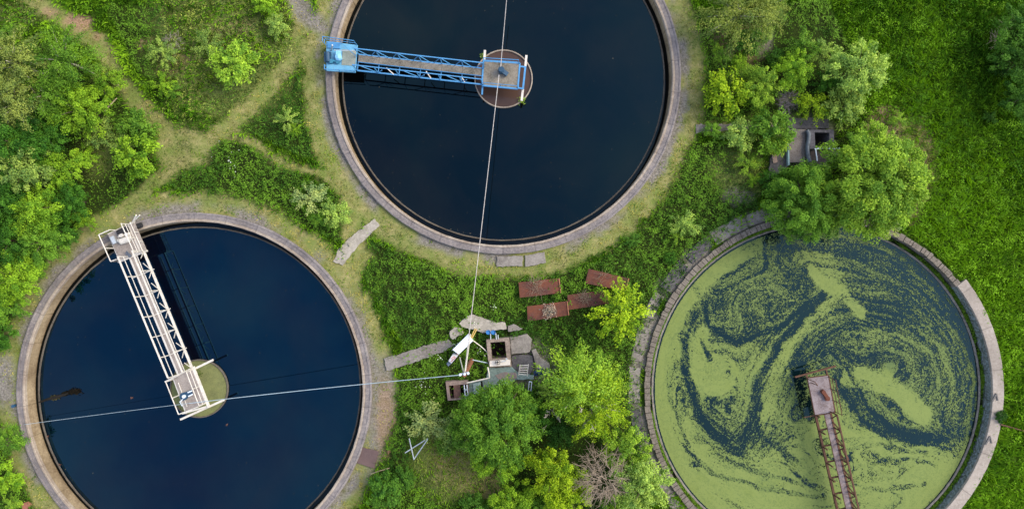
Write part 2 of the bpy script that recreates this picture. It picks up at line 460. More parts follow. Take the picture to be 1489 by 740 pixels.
PITS = [[Z5(*q) for q in ((385, 222), (538, 208), (552, 400), (400, 405))], [Z5(*q) for q in ((95, 524), (242, 516), (256, 634), (110, 645))], [Z7(*q) for q in ((450, 342), (632, 342), (634, 474), (452, 484))]]
NOGROW = [[Z5(*q) for q in z] for z in (((185, 100), (280, 35), (430, 88), (515, 95), (525, 140), (350, 168), (205, 125)), ((118, 155), (150, 125), (218, 172), (140, 215)), ((378, 205), (550, 195), (670, 175), (708, 215), (735, 280), (835, 385), (840, 475), (720, 500), (560, 570), (250, 640), (90, 650), (85, 515), (250, 505), (385, 490), (398, 414)), ((95, 395), (245, 178), (285, 226), (120, 410)))]
NOGROW += [[(558, 521), (628, 499), (655, 493), (660, 502), (600, 528), (562, 539)], [(545, 318), (552, 328), (498, 386), (484, 380), (492, 362)], [(720, 372), (794, 366), (794, 384), (720, 389)], [(1140, 172), (1214, 174), (1214, 240), (1140, 240)],
           [(760, 412), (812, 408), (814, 422), (760, 428)], [(772, 446), (822, 440), (824, 455), (772, 462)], [(862, 396), (910, 407), (907, 420), (858, 408)], [(828, 431), (862, 427), (864, 443), (830, 447)]]

def solid_hole(X, Y, extra=0.0):
    dA = np.hypot(X - CA[0], Y - CA[1]); dB = np.hypot(X - CB[0], Y - CB[1]); dC = np.hypot(X - CC[0], Y - CC[1])
    h = (dA < 252 + extra) | (dB < 250 + extra) | (dC < 251 + extra)
    for q in PITS + (NOGROW if extra > 0 else []):
        h = h | (in_poly(X, Y, q) & ((extra <= 0) | (vnoise(X / 1.3, Y / 1.3, 5) < 0.74)))
    return h

pale_spots = lambda X, Y: np.clip(sum(sstep(1.25, 0.55, np.hypot((X - cx) / rx, (Y - cy) / ry)) for cx, cy, rx, ry in ((325, 100, 112, 85), (320, 20, 110, 60), (400, 60, 40, 60), (140, 215, 30, 45), (650, 670, 60, 60), (1330, 240, 34, 70), (1080, 250, 50, 40), (30, 20, 60, 20))), 0, 1)
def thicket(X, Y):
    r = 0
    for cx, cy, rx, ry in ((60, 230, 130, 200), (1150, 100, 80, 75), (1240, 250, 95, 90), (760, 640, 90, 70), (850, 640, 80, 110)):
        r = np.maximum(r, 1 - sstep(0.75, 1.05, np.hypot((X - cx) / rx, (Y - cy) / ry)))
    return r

def ground_mat():
    t = NT("ground_cover"); p = t.pos()
    n1 = t.noise(p, 0.22, 5, 0.6); n2 = t.noise(p, 1.6, 6, 0.65); n3 = t.noise(p, 9, 4, 0.65); n4 = t.noise(p, 38, 3, 0.6)
    g = t.mix(t.ramp(n1, [(0.35, 0.0), (0.65, 1.0)]), (0.022, 0.060, 0.004), (0.045, 0.095, 0.006))
    g = t.mix(t.ramp(n3, [(0.45, 0.0), (0.75, 0.8)]), g, (0.070, 0.130, 0.010))
    pt = t.mix(t.ramp(n2, [(0.35, 0.0), (0.66, 1.0)]), (0.150, 0.155, 0.036), (0.345, 0.300, 0.125))
    pt = t.mix(t.ramp(n3, [(0.4, 0.0), (0.7, 0.7)]), pt, (0.13, 0.17, 0.035))
    n5 = t.noise(p, 0.7, 5, 0.65)
    pt = t.mix(t.ramp(n5, [(0.42, 0.0), (0.62, 0.85)]), pt, (0.125, 0.180, 0.028))
    pt = t.mix(t.ramp(n4, [(0.5, 0.0), (0.75, 0.7)]), pt, (0.30, 0.27, 0.17))
    gr = t.mix(t.ramp(n3, [(0.35, 0.0), (0.68, 1.0)]), (0.10, 0.093, 0.08), (0.27, 0.245, 0.205))
    gr = t.mix(t.ramp(n4, [(0.55, 0.0), (0.72, 0.8)]), gr, (0.40, 0.36, 0.30))
    gr = t.mix(t.ramp(n2, [(0.50, 0.0), (0.68, 0.8)]), gr, (0.085, 0.085, 0.035))
    ba = t.mix(t.ramp(n3, [(0.35, 0.0), (0.7, 1.0)]), (0.20, 0.125, 0.07), (0.40, 0.265, 0.17))
    g = t.mix(t.math('MULTIPLY', t.attr("lush"), 0.85), g, t.mix(t.ramp(n3, [(0.4, 0.0), (0.7, 1.0)]), (0.012, 0.018, 0.004), (0.030, 0.045, 0.007)))  # dark soil, with the shade between plants and under trees painted in
    g = t.mix(t.attr("pale"), g, t.mix(n3, (0.085, 0.115, 0.025), (0.16, 0.19, 0.05)))
    c = t.mix(t.attr("path"), g, pt)
    c = t.mix(t.attr("grav"), c, gr)
    c = t.mix(t.attr("bare"), c, ba)
    return t.done(t.pbr(c, 0.95, 0.1, 0, t.bump(t.mix(0.6, n3, n4), 0.9, 0.05)))

M['ground'] = ground_mat()
st = 0.15
gx = np.arange(-42, 42.01, st); gy = np.arange(-24, 24.01, st)
GX, GY = np.meshgrid(gx, gy)
PX, PY = GX / S + 744.5, 370 - GY / S
mk = ground_masks(PX, PY)
edge = np.minimum(np.minimum(mk['dA'], mk['dB']), mk['dC'])
flat = sstep(262, 330, edge)
GZ = flat * ((fbm(GX / 5, GY / 5, 4, 31) - 0.5) * 0.5 + (fbm(GX / 0.7, GY / 0.7, 3, 41) - 0.5) * 0.16 * (1 - 0.6 * mk['path'])) - 0.02
mk['pale'] = pale_spots(PX, PY)
mk['lush'] = np.maximum(mk['lush'], thicket(PX, PY) * mk['free'])  # thicket floor takes the same painted-in shade as the weed zones
nx, ny = len(gx), len(gy)
gv = np.stack([GX.ravel(), GY.ravel(), GZ.ravel()], 1)
idx = np.arange(nx * ny).reshape(ny, nx)
gf = np.stack([idx[:-1, :-1].ravel(), idx[:-1, 1:].ravel(), idx[1:, 1:].ravel(), idx[1:, :-1].ravel()], 1)
fcx = PX.ravel()[gf].mean(1); fcy = PY.ravel()[gf].mean(1)
keep = ~solid_hole(fcx, fcy)
fp = mk['path'].ravel()[gf].mean(1) > 0.5
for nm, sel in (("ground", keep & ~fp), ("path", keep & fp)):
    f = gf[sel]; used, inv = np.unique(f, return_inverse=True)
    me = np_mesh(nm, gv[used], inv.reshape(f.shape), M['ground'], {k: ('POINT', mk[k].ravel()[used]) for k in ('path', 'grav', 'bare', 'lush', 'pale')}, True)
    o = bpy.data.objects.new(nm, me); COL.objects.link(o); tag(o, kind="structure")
# land beyond, out to the horizon
b = MB()
for x0, x1, y0, y1 in ((-1200, 1200, 24, 1200), (-1200, 1200, -1200, -24), (-1200, -42, -24, 24), (42, 1200, -24, 24)):
    b.add([(x0, y0, -0.12), (x1, y0, -0.12), (x1, y1, -0.12), (x0, y1, -0.12)], [(0, 1, 2, 3)])
tag(b.build("terrain", M['ground']), kind="structure")

# ------------------------------------------------------------------ low plants and grass (uncountable)
rng = np.random.default_rng(11)
def scatter(n, densf):
    n = int(n * 1.235); X = rng.uniform(-130, 1620, n); Y = rng.uniform(-110, 850, n)
    m = ground_masks(X, Y)
    d = densf(X, Y, m)
    k = (rng.random(n) < d) & ~solid_hole(X, Y, 8.5)
    return X[k], Y[k], {a: v[k] for a, v in m.items()}

def rhombi(c, nrm, L, W, rng, tdir=None):
    n = len(c)
    r = rng.normal(size=(n, 3)) if tdir is None else tdir + 0.5 * rng.normal(size=(n, 3))
    t = r - (r * nrm).sum(1, keepdims=True) * nrm
    t /= np.linalg.norm(t, axis=1, keepdims=True) + 1e-9
    bt = np.cross(nrm, t)
    L = L[:, None]; W = W[:, None]
    v = np.stack([c - t * L * 0.5, c + bt * W * 0.5 + t * L * 0.08, c + t * L * 0.5 - nrm * L * 0.12, c - bt * W * 0.5 + t * L * 0.08], 1).reshape(-1, 3)
    f = np.arange(n * 4).reshape(n, 4)
    return v, f

def darker_herbs(X, Y):      # coarser, darker herbs take over towards the far corner of the meadow and near the thickets
    return sstep(1290, 1480, X + 0.4 * (200 - Y)) * (1 - sstep(180, 420, Y)) + 0.6 * np.exp(-((X - 1375) / 45) ** 2 - ((Y - 190) / 40) ** 2) - 0.5 * np.exp(-((X - 1430) / 60) ** 2 - ((Y - 290) / 80) ** 2)

def noisefield(X, Y, s, seed): return fbm(X / s, Y / s, 4, seed)

def make_weeds(name, n, densf, hmin, hmax, Lr, aspect, color, seed, upb=1.0, clumpy=0.6, mixin=None):
    X, Y, m = scatter(n, densf)
    k = len(X)
    cl = noisefield(X, Y, 10, seed)                  # plant-sized clumps
    big = noisefield(X, Y, 60, seed + 5)
    big = big - 0.22 * darker_herbs(X, Y)
    hh = hmin + (hmax - hmin) * np.clip((cl - 0.3) * 2.2, 0, 1) * (0.4 + 0.6 * rng.random(k))
    gz = 0.5 * (fbm((X - 744.5) * S / 5, (370 - Y) * S / 5, 4, 31) - 0.5) * sstep(262, 330, np.minimum(np.minimum(m['dA'], m['dB']), m['dC']))
    c = np.stack([(X - 744.5) * S, (370 - Y) * S, gz + hh * (1 - 0.5 * rng.random(k) ** 2)], 1)
    nr = rng.normal(size=(k, 3)) * 0.55; nr[:, 2] = np.abs(nr[:, 2]) + upb
    nr /= np.linalg.norm(nr, axis=1, keepdims=True)
    L = rng.uniform(*Lr, size=k) * (0.75 + 0.5 * cl); W = L * rng.uniform(*aspect, size=k)
    v, f = rhombi(c, nr, L, W, rng)
    tint = np.clip(0.5 + (cl - 0.5) * clumpy * 2 + (big - 0.5) * 2.2 + rng.normal(size=k) * 0.22, 0, 1)
    me = np_mesh(name, v, f, M['blade'], {'tint': ('FACE', tint)})
    o = bpy.data.objects.new(name, me); o.color = (*color, 1); COL.objects.link(o)
    return o

def lean_blades(name, n, densf, hr, wr, color, seed):
    X, Y, m = scatter(n, densf)
    k = len(X)
    cl = noisefield(X, Y, 9, seed); big = noisefield(X, Y, 90, seed + 5); dirn = noisefield(X, Y, 14, seed + 9) * 4 * math.pi
    a = dirn + rng.normal(size=k) * 0.9
    big = big - 0.22 * darker_herbs(X, Y)
    hgt = rng.uniform(*hr, size=k) * (0.6 + 0.8 * cl); lean = hgt * rng.uniform(0.4, 1.3, size=k); w = rng.uniform(*wr, size=k)
    gz = 0.5 * (fbm((X - 744.5) * S / 5, (370 - Y) * S / 5, 4, 31) - 0.5) * sstep(262, 330, np.minimum(np.minimum(m['dA'], m['dB']), m['dC'])) - 0.03
    bx, by = (X - 744.5) * S, (370 - Y) * S
    dx, dy = np.cos(a), np.sin(a)
    v = np.stack([np.stack([bx - dy * w, by + dx * w, gz], 1), np.stack([bx + dy * w, by - dx * w, gz], 1),
                  np.stack([bx + dx * lean * 0.5 + dy * w, by + dy * lean * 0.5 - dx * w, gz + hgt * 0.75], 1), np.stack([bx + dx * lean, by + dy * lean, gz + hgt * 0.8], 1)], 1).reshape(-1, 3)
    f = np.arange(k * 4).reshape(k, 4)
    tint = np.clip(0.5 + (cl - 0.5) * 1.1 + (big - 0.5) * 2.6 + rng.normal(size=k) * 0.2, 0, 1)
    me = np_mesh(name, v, f, M['blade'], {'tint': ('FACE', tint)})
    o = bpy.data.objects.new(name, me); o.color = (*color, 1); COL.objects.link(o)
    return o

meadow = lambda X, Y, m: m['free'] * (1 - m['lush']) * (1 - 0.7 * thicket(X, Y)) * (1 - 0.6 * (1 - sstep(0.75, 1.15, np.hypot((X - 672) / 78, (Y - 676) / 66))))
right = lambda X: sstep(1230, 1300, X)
o = make_weeds("weeds", 1050000, lambda X, Y, m: m['lush'] * (1 - 0.85 * thicket(X, Y)) * (1 - 0.9 * pale_spots(X, Y)) * (0.22 + 0.95 * sstep(0.34, 0.62, noisefield(X, Y, 7, 77))), 0.05, 0.70, (0.07, 0.15), (0.34, 0.62), (0.076, 0.176, 0.013), 77)
tag(o, "dense leafy green weeds and nettles between the tanks and paths", "weeds", kind="stuff")
o = make_weeds("meadow_plants", 850000, lambda X, Y, m: meadow(X, Y, m) * (1 - 0.7 * pale_spots(X, Y)) * (0.45 + 0.55 * right(X)) * (0.2 + 0.95 * sstep(0.36, 0.62, noisefield(X, Y, 9, 55))), 0.03, 0.42, (0.06, 0.13), (0.25, 0.5), (0.118, 0.275, 0.008), 55)
tag(o, "bright green meadow herbs on open ground beside the duckweed tank", "meadow plants", kind="stuff")
o = lean_blades("meadow_grass", 560000, lambda X, Y, m: meadow(X, Y, m) * (1 - 0.7 * pale_spots(X, Y)) * 0.85, (0.12, 0.38), (0.012, 0.028), (0.115, 0.250, 0.010), 33)
tag(o, "loose green meadow grass covering the open field", "grass", kind="stuff")
o = lean_blades("pale_grass", 620000, lambda X, Y, m: (1 - m['path']) * pale_spots(X, Y) * (0.55 + 0.45 * sstep(0.35, 0.6, noisefield(X, Y, 22, 29))), (0.07, 0.22), (0.012, 0.024), (0.205, 0.285, 0.058), 29)
tag(o, "pale yellowish green grass thinning out on the upper left meadow", "grass", kind="stuff")
o = lean_blades("dry_grass", 330000, lambda X, Y, m: np.clip(m['path'] + 0.5 * m['bare'], 0, 1) * (1 - 0.8 * m['grav']) * (0.25 + sstep(0.35, 0.65, noisefield(X, Y, 18, 91))) * 0.8, (0.05, 0.14), (0.010, 0.022), (0.260, 0.265, 0.068), 91)
tag(o, "short dry tan and green grass on the worn paths", "dry grass", kind="stuff")
o = make_weeds("path_herbs", 160000, lambda X, Y, m: m['path'] * (1 - 0.7 * m['grav']) * sstep(0.5, 0.7, noisefield(X, Y, 16, 63)), 0.01, 0.10, (0.06, 0.14), (0.4, 0.7), (0.125, 0.210, 0.022), 63)
tag(o, "low green herbs creeping over the worn paths", "herbs", kind="stuff")
# little white flower heads in the weeds
fl = [(690, 468, 14), (700, 510, 12), (640, 520, 12), (720, 445, 8), (612, 560, 16), (335, 235, 22), (660, 500, 10)]
c = []
for fx_, fy_, r_ in fl:
    for i in range(int(r_ * 0.9)):
        a = rng.uniform(0, 6.28); q = r_ * abs(rng.normal()) * 0.6
        c.append(P(fx_ + q * math.cos(a), fy_ + q * math.sin(a), rng.uniform(0.35, 0.6)))
c = np.array([tuple(q) for q in c]); nr = rng.normal(size=c.shape) * 0.3; nr[:, 2] = 1; nr /= np.linalg.norm(nr, axis=1, keepdims=True)
v, f = rhombi(c, nr, rng.uniform(0.04, 0.08, len(c)), rng.uniform(0.04, 0.08, len(c)), rng)
o = bpy.data.objects.new("white_flowers", np_mesh("white_flowers", v, f, m_plain("flower_white", (0.55, 0.60, 0.45), 0.8, 0.2)))
COL.objects.link(o); tag(o, "tiny white flower heads dotted through the green weeds", "flowers", kind="stuff")
# ------------------------------------------------------------------ tanks
def W(c, z=0.0):
    return Vector(((c[0] - 744.5) * S, (370 - c[1]) * S, z))

def channel_tank(c, label, water_mat, label_ring):
    o = W(c)
    root = thing("settling_tank", label, "tank", o)
    Ro, Ri, Rw = 257.5 * S, 244.5 * S, 236.0 * S
    rj = random.Random(int(c[0]))
    jit = lambda i, j: (rj.uniform(-0.012, 0.012), rj.uniform(-0.008, 0.008) if j in (1, 2, 3, 4) else 0)
    MB().lathe(o, [(Ro, -1.3), (Ro, 0.20), (Ro - 0.05, 0.235), (Ro - 0.13, 0.235), (Ro - 0.145, 0.20), (Ri + 0.16, 0.20), (Ri + 0.16, -1.3)], 220, jit=jit).build("wall", M['rim'], root)
    MB().lathe(o, [(Ri + 0.157, 0.0), (Ri + 0.157, 0.235), (Ri + 0.13, 0.255), (Ri + 0.03, 0.255), (Ri, 0.22), (Ri, 0.0)], 220, jit=jit).build("inner_lip", M['rimlip'], root)
    MB().lathe(o, [(Ri + 0.155, -1.3), (Ri + 0.155, -0.002), (Ri + 0.02, -0.002), (Ri - 0.01, -1.3)], 220).build("inner_wall", M['innerwall'], root)
    MB().lathe(o, [(Rw + 0.10, -0.80), (Ri + 0.02, -0.80)], 200, closed_prof=False).build("channel", M['channelwater'], root)
    MB().lathe(o, [(Rw + 0.10, -1.3), (Rw + 0.10, -0.60), (Rw + 0.08, -0.585), (Rw + 0.02, -0.585), (Rw, -0.60), (Rw, -1.3)], 240,
               jit=lambda i, j: (rj.uniform(-0.012, 0.012), rj.uniform(-0.006, 0.006))).build("weir", M['weir'], root)
    MB().lathe(o, [(1.93, -1.3), (1.93, -0.50), (1.91, -0.485), (1.87, -0.485), (1.85, -0.50), (1.85, -1.3)], 96).build("inlet_ring", M['rimlip'] if label_ring else M['weir'], root)
    w = MB()
    n = 200
    # ring sheet of water around the inlet well
    vs = []
    for rr in (1.92, Rw + 0.01):
        vs += [(o.x + rr * math.cos(2 * math.pi * i / n), o.y + rr * math.sin(2 * math.pi * i / n), -0.65) for i in range(n)]
    w.add(vs, [(i, n + i, n + (i + 1) % n, (i + 1) % n) for i in range(n)])
    tag(w.build("water", water_mat), kind="structure")
    return root

tA = channel_tank(CA, "round concrete settling tank of dark water crossed by the blue bridge", M['waterA'], True)
tB = channel_tank(CB, "round concrete settling tank of navy water crossed by the white bridge", M['waterB'], False)
oA, oB, oC = W(CA), W(CB), W(CC)
tag(MB().disc((oA.x, oA.y), 1.88, -0.58).build("water", M['murk']), kind="structure")

# the duckweed tank: mossy channel, block parapet, broad walkway on the right
tC = thing("settling_tank", "round tank of green swirling duckweed with a rusty bridge and half broken parapet", "tank", oC)
RiC, RwC = 247.0 * S, 239.0 * S
rj = random.Random(5)
mb = MB()
a = 37.5
while a < 291:
    da = rj.uniform(1.1, 2.3)
    r0 = RiC + rj.uniform(-0.02, 0.02); r1 = 255.0 * S + rj.uniform(-0.03, 0.05); zt = 0.22 + rj.uniform(-0.03, 0.03)
    a0, a1 = R(a + 0.09), R(a + da - 0.09)
    q = [(oC.x + r * math.cos(t), oC.y + r * math.sin(t)) for r, t in ((r0, a0), (r1, a0), (r1, a1), (r0, a1))]
    mb.hexa([(x, y, -0.2) for x, y in q], [(x + (oC.x - x) * 0.0006, y + (oC.y - y) * 0.0006, zt) for x, y in q])
    a += da
mb.build("parapet", M['block'], tC)
MB().lathe(oC, [(RiC + 0.05, -1.2), (RiC + 0.05, 0.12), (254.0 * S, 0.12), (254.0 * S, -1.2)], 180, 37.5, 291).build("wall", M['slabdark'], tC)
MB().lathe(oC, [(248.5 * S, -1.2), (248.5 * S, 0.24), (249.0 * S, 0.27), (264.5 * S, 0.27), (265.0 * S, 0.24), (265.0 * S, -1.2)], 90, -69, 37.5,
           jit=lambda i, j: (rj.uniform(-0.01, 0.01), 0)).build("walkway", M['walk'], tC)
MB().lathe(oC, [(248.4 * S - 0.06, -0.9), (248.4 * S - 0.02, 0.10), (248.4 * S, 0.10), (248.4 * S, -0.9)], 90, -68.5, 37).build("inner_face",
           m_concrete("chalky_inner_face", (0.12, 0.14, 0.12), (0.05, 0.06, 0.045), 0.5, 1.0, (0.40, 0.47, 0.52)), tC)
MB().lathe(oC, [(RwC + 0.12, -0.62), (RiC + 0.08, -0.55)], 180, closed_prof=False).build("channel", m_plain("mossy_channel", (0.020, 0.032, 0.008), 0.95, 0.1, 0.5, 5), tC)
MB().lathe(oC, [(RwC + 0.13, -1.2), (RwC + 0.13, -0.47), (RwC + 0.11, -0.44), (RwC + 0.02, -0.44), (RwC, -0.47), (RwC, -1.2)], 240,
           jit=lambda i, j: (rj.uniform(-0.012, 0.012), rj.uniform(-0.006, 0.006))).build("weir", m_concrete("weir_grey", (0.22, 0.20, 0.17), (0.11, 0.10, 0.08), 0.25), tC)
tag(MB().disc((oC.x, oC.y), RwC + 0.01, -0.52, 200).build("water", M['waterC']), kind="structure")
# moss and weeds growing in the channel
k = 26000
ang = rng.uniform(0, 2 * math.pi, k); rr = rng.uniform(RwC + 0.14, RiC - 0.01, k)
cx_, cy_ = oC.x + rr * np.cos(ang), oC.y + rr * np.sin(ang)
dn = fbm(cx_ / 1.2, cy_ / 1.2, 4, 8)
sel = rng.random(k) < sstep(0.25, 0.55, dn) * np.where((np.degrees(ang) > 290) | (np.degrees(ang) < 45), 0.75, 1)
c = np.stack([cx_, cy_, -0.55 + rng.uniform(0, 0.2, k)], 1)[sel]
nr = rng.normal(size=c.shape) * 0.5; nr[:, 2] = 1; nr /= np.linalg.norm(nr, axis=1, keepdims=True)
v, f = rhombi(c, nr, rng.uniform(0.07, 0.17, len(c)), rng.uniform(0.05, 0.1, len(c)), rng)
o = bpy.data.objects.new("channel_moss", np_mesh("channel_moss", v, f, M['blade'], {'tint': ('FACE', np.clip(dn[sel] + rng.normal(size=len(c)) * 0.2, 0, 1))}))
o.color = (0.085, 0.175, 0.012, 1); COL.objects.link(o); tag(o, "green moss and weeds filling the channel round the duckweed tank", "moss", kind="stuff")

# ------------------------------------------------------------------ duckweed: noise drawn out along a swirling flow
def duckweed_cover(N=760):
    # local survey window of the tank, mapped to the sketch coordinates used for the swirls
    xs = np.linspace(-240, 240, N)
    LX, LY = np.meshgrid(xs, xs)                        # offsets from the tank centre, y down
    x = (LX + CC[0] - 900) * 1.645; y = (LY + CC[1] - 290) * 1.645
    wx = (fbm(x / 50, y / 50, 5, 1) - 0.5) * 30; wy = (fbm(x / 50, y / 50, 5, 2) - 0.5) * 30
    xw, yw = x + wx, y + wy
    U = np.zeros_like(x); V = np.zeros_like(x)
    # currents: polylines that drag the weed along them, then a few eddies
    def drag(pts, w, s):
        nonlocal U, V
        best = np.full_like(x, 1e9); tu = np.zeros_like(x); tv = np.zeros_like(x)
        for (x0, y0), (x1, y1) in zip(pts[:-1], pts[1:]):
            dx, dy = x1 - x0, y1 - y0; l = math.hypot(dx, dy)
            t = np.clip(((xw - x0) * dx + (yw - y0) * dy) / (l * l), 0, 1)
            d = np.hypot(xw - x0 - t * dx, yw - y0 - t * dy)
            k = d < best; best = np.where(k, d, best); tu = np.where(k, dx / l, tu); tv = np.where(k, dy / l, tv)
        g = np.exp(-(best / w) ** 2) * s
        U += g * tu; V += g * tv
    loop = [(440, 120), (330, 100), (250, 130), (200, 200), (170, 300), (162, 400), (188, 510), (240, 575), (300, 610), (330, 545), (342, 440), (400, 340), (475, 260), (500, 215), (450, 165), (360, 130)]
    drag(loop, 42, 1.2)
    drag([(215, 230), (215, 310), (290, 345), (390, 300), (480, 235)], 30, 1.0)
    drag([(590, 275), (530, 225), (480, 180), (440, 120)], 40, -0.8)
    drag([(345, 580), (355, 500), (400, 390), (450, 310), (560, 260), (680, 270), (790, 330), (840, 430), (820, 540)], 55, 1.0)
    drag([(330, 560), (400, 615), (480, 660), (560, 690), (680, 670), (800, 590)], 50, 0.9)
    drag([(540, 400), (600, 500), (680, 560), (780, 570)], 40, 0.8)
    drag([(560, 100), (680, 130), (780, 220), (840, 330)], 50, 0.8)
    for cx, cy, rx, ry, s in ((235, 410, 60, 66, 0.9), (330, 245, 120, 80, 0.8), (690, 420, 190, 170, 0.35), (420, 510, 80, 100, 0.6), (600, 620, 110, 60, 0.7)):
        ex, ey = (xw - cx) / rx, (yw - cy) / ry
        g = np.exp(-(ex ** 2 + ey ** 2) * 0.9) * s
        U += -ey * g * (rx / max(rx, ry)); V += ex * g * (ry / max(rx, ry))
    cxx, cyy = (CC[0] - 900) * 1.645, (CC[1] - 290) * 1.645
    rim = sstep(0.6, 1.0, np.hypot(LX, LY) / 240)
    rs = np.where(LX > 0, 0.6, 1.0)
    U += -(y - cyy) / 400 * (0.2 + rim) * rs; V += (x - cxx) / 400 * (0.2 + rim) * rs
    U += (fbm(x / 42, y / 42, 3, 41) - 0.5) * 0.5; V += (fbm(x / 42, y / 42, 3, 42) - 0.5) * 0.5
    m = np.hypot(U, V) + 1e-6; U /= m; V /= m
    r2 = np.random.default_rng(4)
    fine = r2.random((N, N))
    fine = (fine + np.roll(fine, 1, 0) + np.roll(fine, 1, 1) + np.roll(np.roll(fine, 1, 0), 1, 1)) / 4
    mid = fbm(x / 6, y / 6, 3, 51); wide = fbm(x / 6, y / 6, 3, 52)
    def lic(tex, steps, h):
        acc = tex.copy(); cnt = 1
        for sg in (1, -1):
            px = np.tile(np.arange(N, dtype=float), (N, 1)); py = px.T.copy()
            for i in range(steps):
                ix = np.clip(px.astype(int), 0, N - 1); iy = np.clip(py.astype(int), 0, N - 1)
                px = px + sg * h * U[iy, ix]; py = py + sg * h * V[iy, ix]
                acc += tex[np.clip(py.astype(int), 0, N - 1), np.clip(px.astype(int), 0, N - 1)]; cnt += 1
        return acc / cnt
    def norm(a): return (a - a.mean()) / a.std()
    l1 = norm(lic(fine, 4, 0.9)); l2 = norm(lic(mid, 9, 1.2)); l3 = norm(lic(wide, 48, 1.5))
    gran = norm(fbm(x / 1.9, y / 1.9, 2, 71))
    l4 = norm(lic(fbm(x / 2.6, y / 2.6, 2, 53), 2, 0.9))
    l1 = norm(lic(fine, 2, 0.9))
    tex = 0.62 * norm(r2.random((N, N))) + 0.42 * l1 + 0.10 * l2 + 0.50 * l3 + 0.25 * l4 + 0.45 * gran + 0.30 * norm(lic(fbm(x / 14, y / 14, 3, 59), 60, 1.5))
    band = norm(lic(fbm(x / 15, y / 15, 4, 57), 80, 1.5))
    rank = np.argsort(np.argsort(tex.ravel())).reshape(N, N) / float(N * N)      # 0..1, evenly spread
    D = np.full_like(x, 1.02)
    def ell(cx, cy, rx, ry, rot=0, soft=0.35):
        c_, s_ = math.cos(R(rot)), math.sin(R(rot))
        ex = ((xw - cx) * c_ + (yw - cy) * s_) / rx; ey = (-(xw - cx) * s_ + (yw - cy) * c_) / ry
        return 1 - sstep(1 - soft, 1 + soft, np.hypot(ex, ey))
    def stroke(pts, w):
        return 1 - sstep(w * 0.5, w * 1.25, dist_poly(xw, yw, pts))
    def to(mask, v):
        nonlocal D
        D = D * (1 - mask) + v * mask
    to(ell(330, 330, 180, 280, 12), 0.78)
    to(ell(335, 220, 165, 125, -10), 0.50)
    to(ell(290, 530, 100, 85, 0), 0.55)
    to(ell(470, 98, 330, 40, 5), 0.42)
    to(ell(715, 290, 180, 225, -8, 0.25), 0.42)
    to(ell(640, 160, 120, 60, 20), 0.36)
    to(ell(560, 345, 150, 70, -12), 0.36)
    to(ell(800, 480, 80, 120), 0.44)
    to(ell(640, 470, 130, 80, 30), 0.45)
    to(stroke([(540, 430), (590, 530), (680, 566), (760, 574), (830, 560)], 18), 0.2)
    to(ell(690, 360, 60, 40), 0.5); to(ell(620, 330, 60, 22, -10), 0.55); to(ell(790, 390, 40, 50), 0.5)
    to(stroke(loop[:-2], 12), 0.22)
    to(stroke([(215, 230), (213, 310), (290, 342), (390, 300), (480, 235)], 8), 0.14)
    to(stroke([(500, 195), (490, 245), (440, 295)], 9), 0.05)
    to(stroke([(205, 440), (230, 490), (280, 480)], 10), 0.2)
    to(ell(440, 425, 20, 50, 6), 0.12)
    to(ell(468, 508, 20, 30, 6), 0.25)
    to(stroke([(345, 470), (340, 560), (400, 612), (470, 655), (505, 660)], 11), 0.20)
    to(ell(400, 520, 50, 75, 10), 0.72)
    to(ell(500, 655, 22, 12), 0.12)
    to(ell(560, 640, 150, 70), 0.93)
    for pts, w, v in (([(100, 300), (96, 440), (140, 580), (230, 660)], 6, 0.6), ([(112, 330), (118, 470), (170, 590)], 5, 0.7), ([(180, 640), (330, 690), (500, 722)], 7, 0.62), ([(230, 610), (360, 665), (480, 690)], 6, 0.7),
                      ([(560, 600), (640, 590), (740, 606)], 7, 0.7), ([(590, 640), (690, 620), (770, 640)], 6, 0.75), ([(540, 690), (650, 700), (740, 680)], 6, 0.8), ([(150, 200), (230, 130), (330, 90)], 6, 0.7)):
        to(stroke(pts, w), v)
    to(ell(232, 418, 58, 52, 0, 0.18), 1.05)
    to(stroke([(205, 325), (196, 370), (215, 420)], 20), 0.97)
    to(stroke([(205, 345), (222, 385)], 6), 0.35)
    to(stroke([(448, 135), (478, 178), (530, 220), (590, 272)], 17), 1.0)
    to(stroke([(540, 230), (470, 285), (415, 360), (385, 430), (356, 520)], 15), 0.93)
    to(stroke([(430, 150), (470, 130), (520, 130)], 8), 0.8)
    to(stroke([(600, 420), (670, 458), (735, 520)], 28), 1.04)
    to(stroke([(555, 430), (610, 450)], 14), 0.8)
    to(stroke([(700, 165), (770, 230)], 8), 0.6)
    to(stroke([(560, 520), (610, 580)], 16), 0.9)
    rad = np.hypot(LX, LY)
    D = np.maximum(D, sstep(196, 222, rad + wx * 0.3) * 1.02 * (1 - sstep(-120, -20, LX)))
    D = np.clip(D + (fbm(x / 30, y / 30, 4, 88) - 0.5) * 0.32 * (D < 0.97), 0.04, 1.1)
    D = np.where(D < 0.95, np.clip(D, 0, 1) ** 1.25, D - 0.20 * sstep(0.6, 1.9, band))
    return xs, LX, LY, D - rank, D, l3, rad

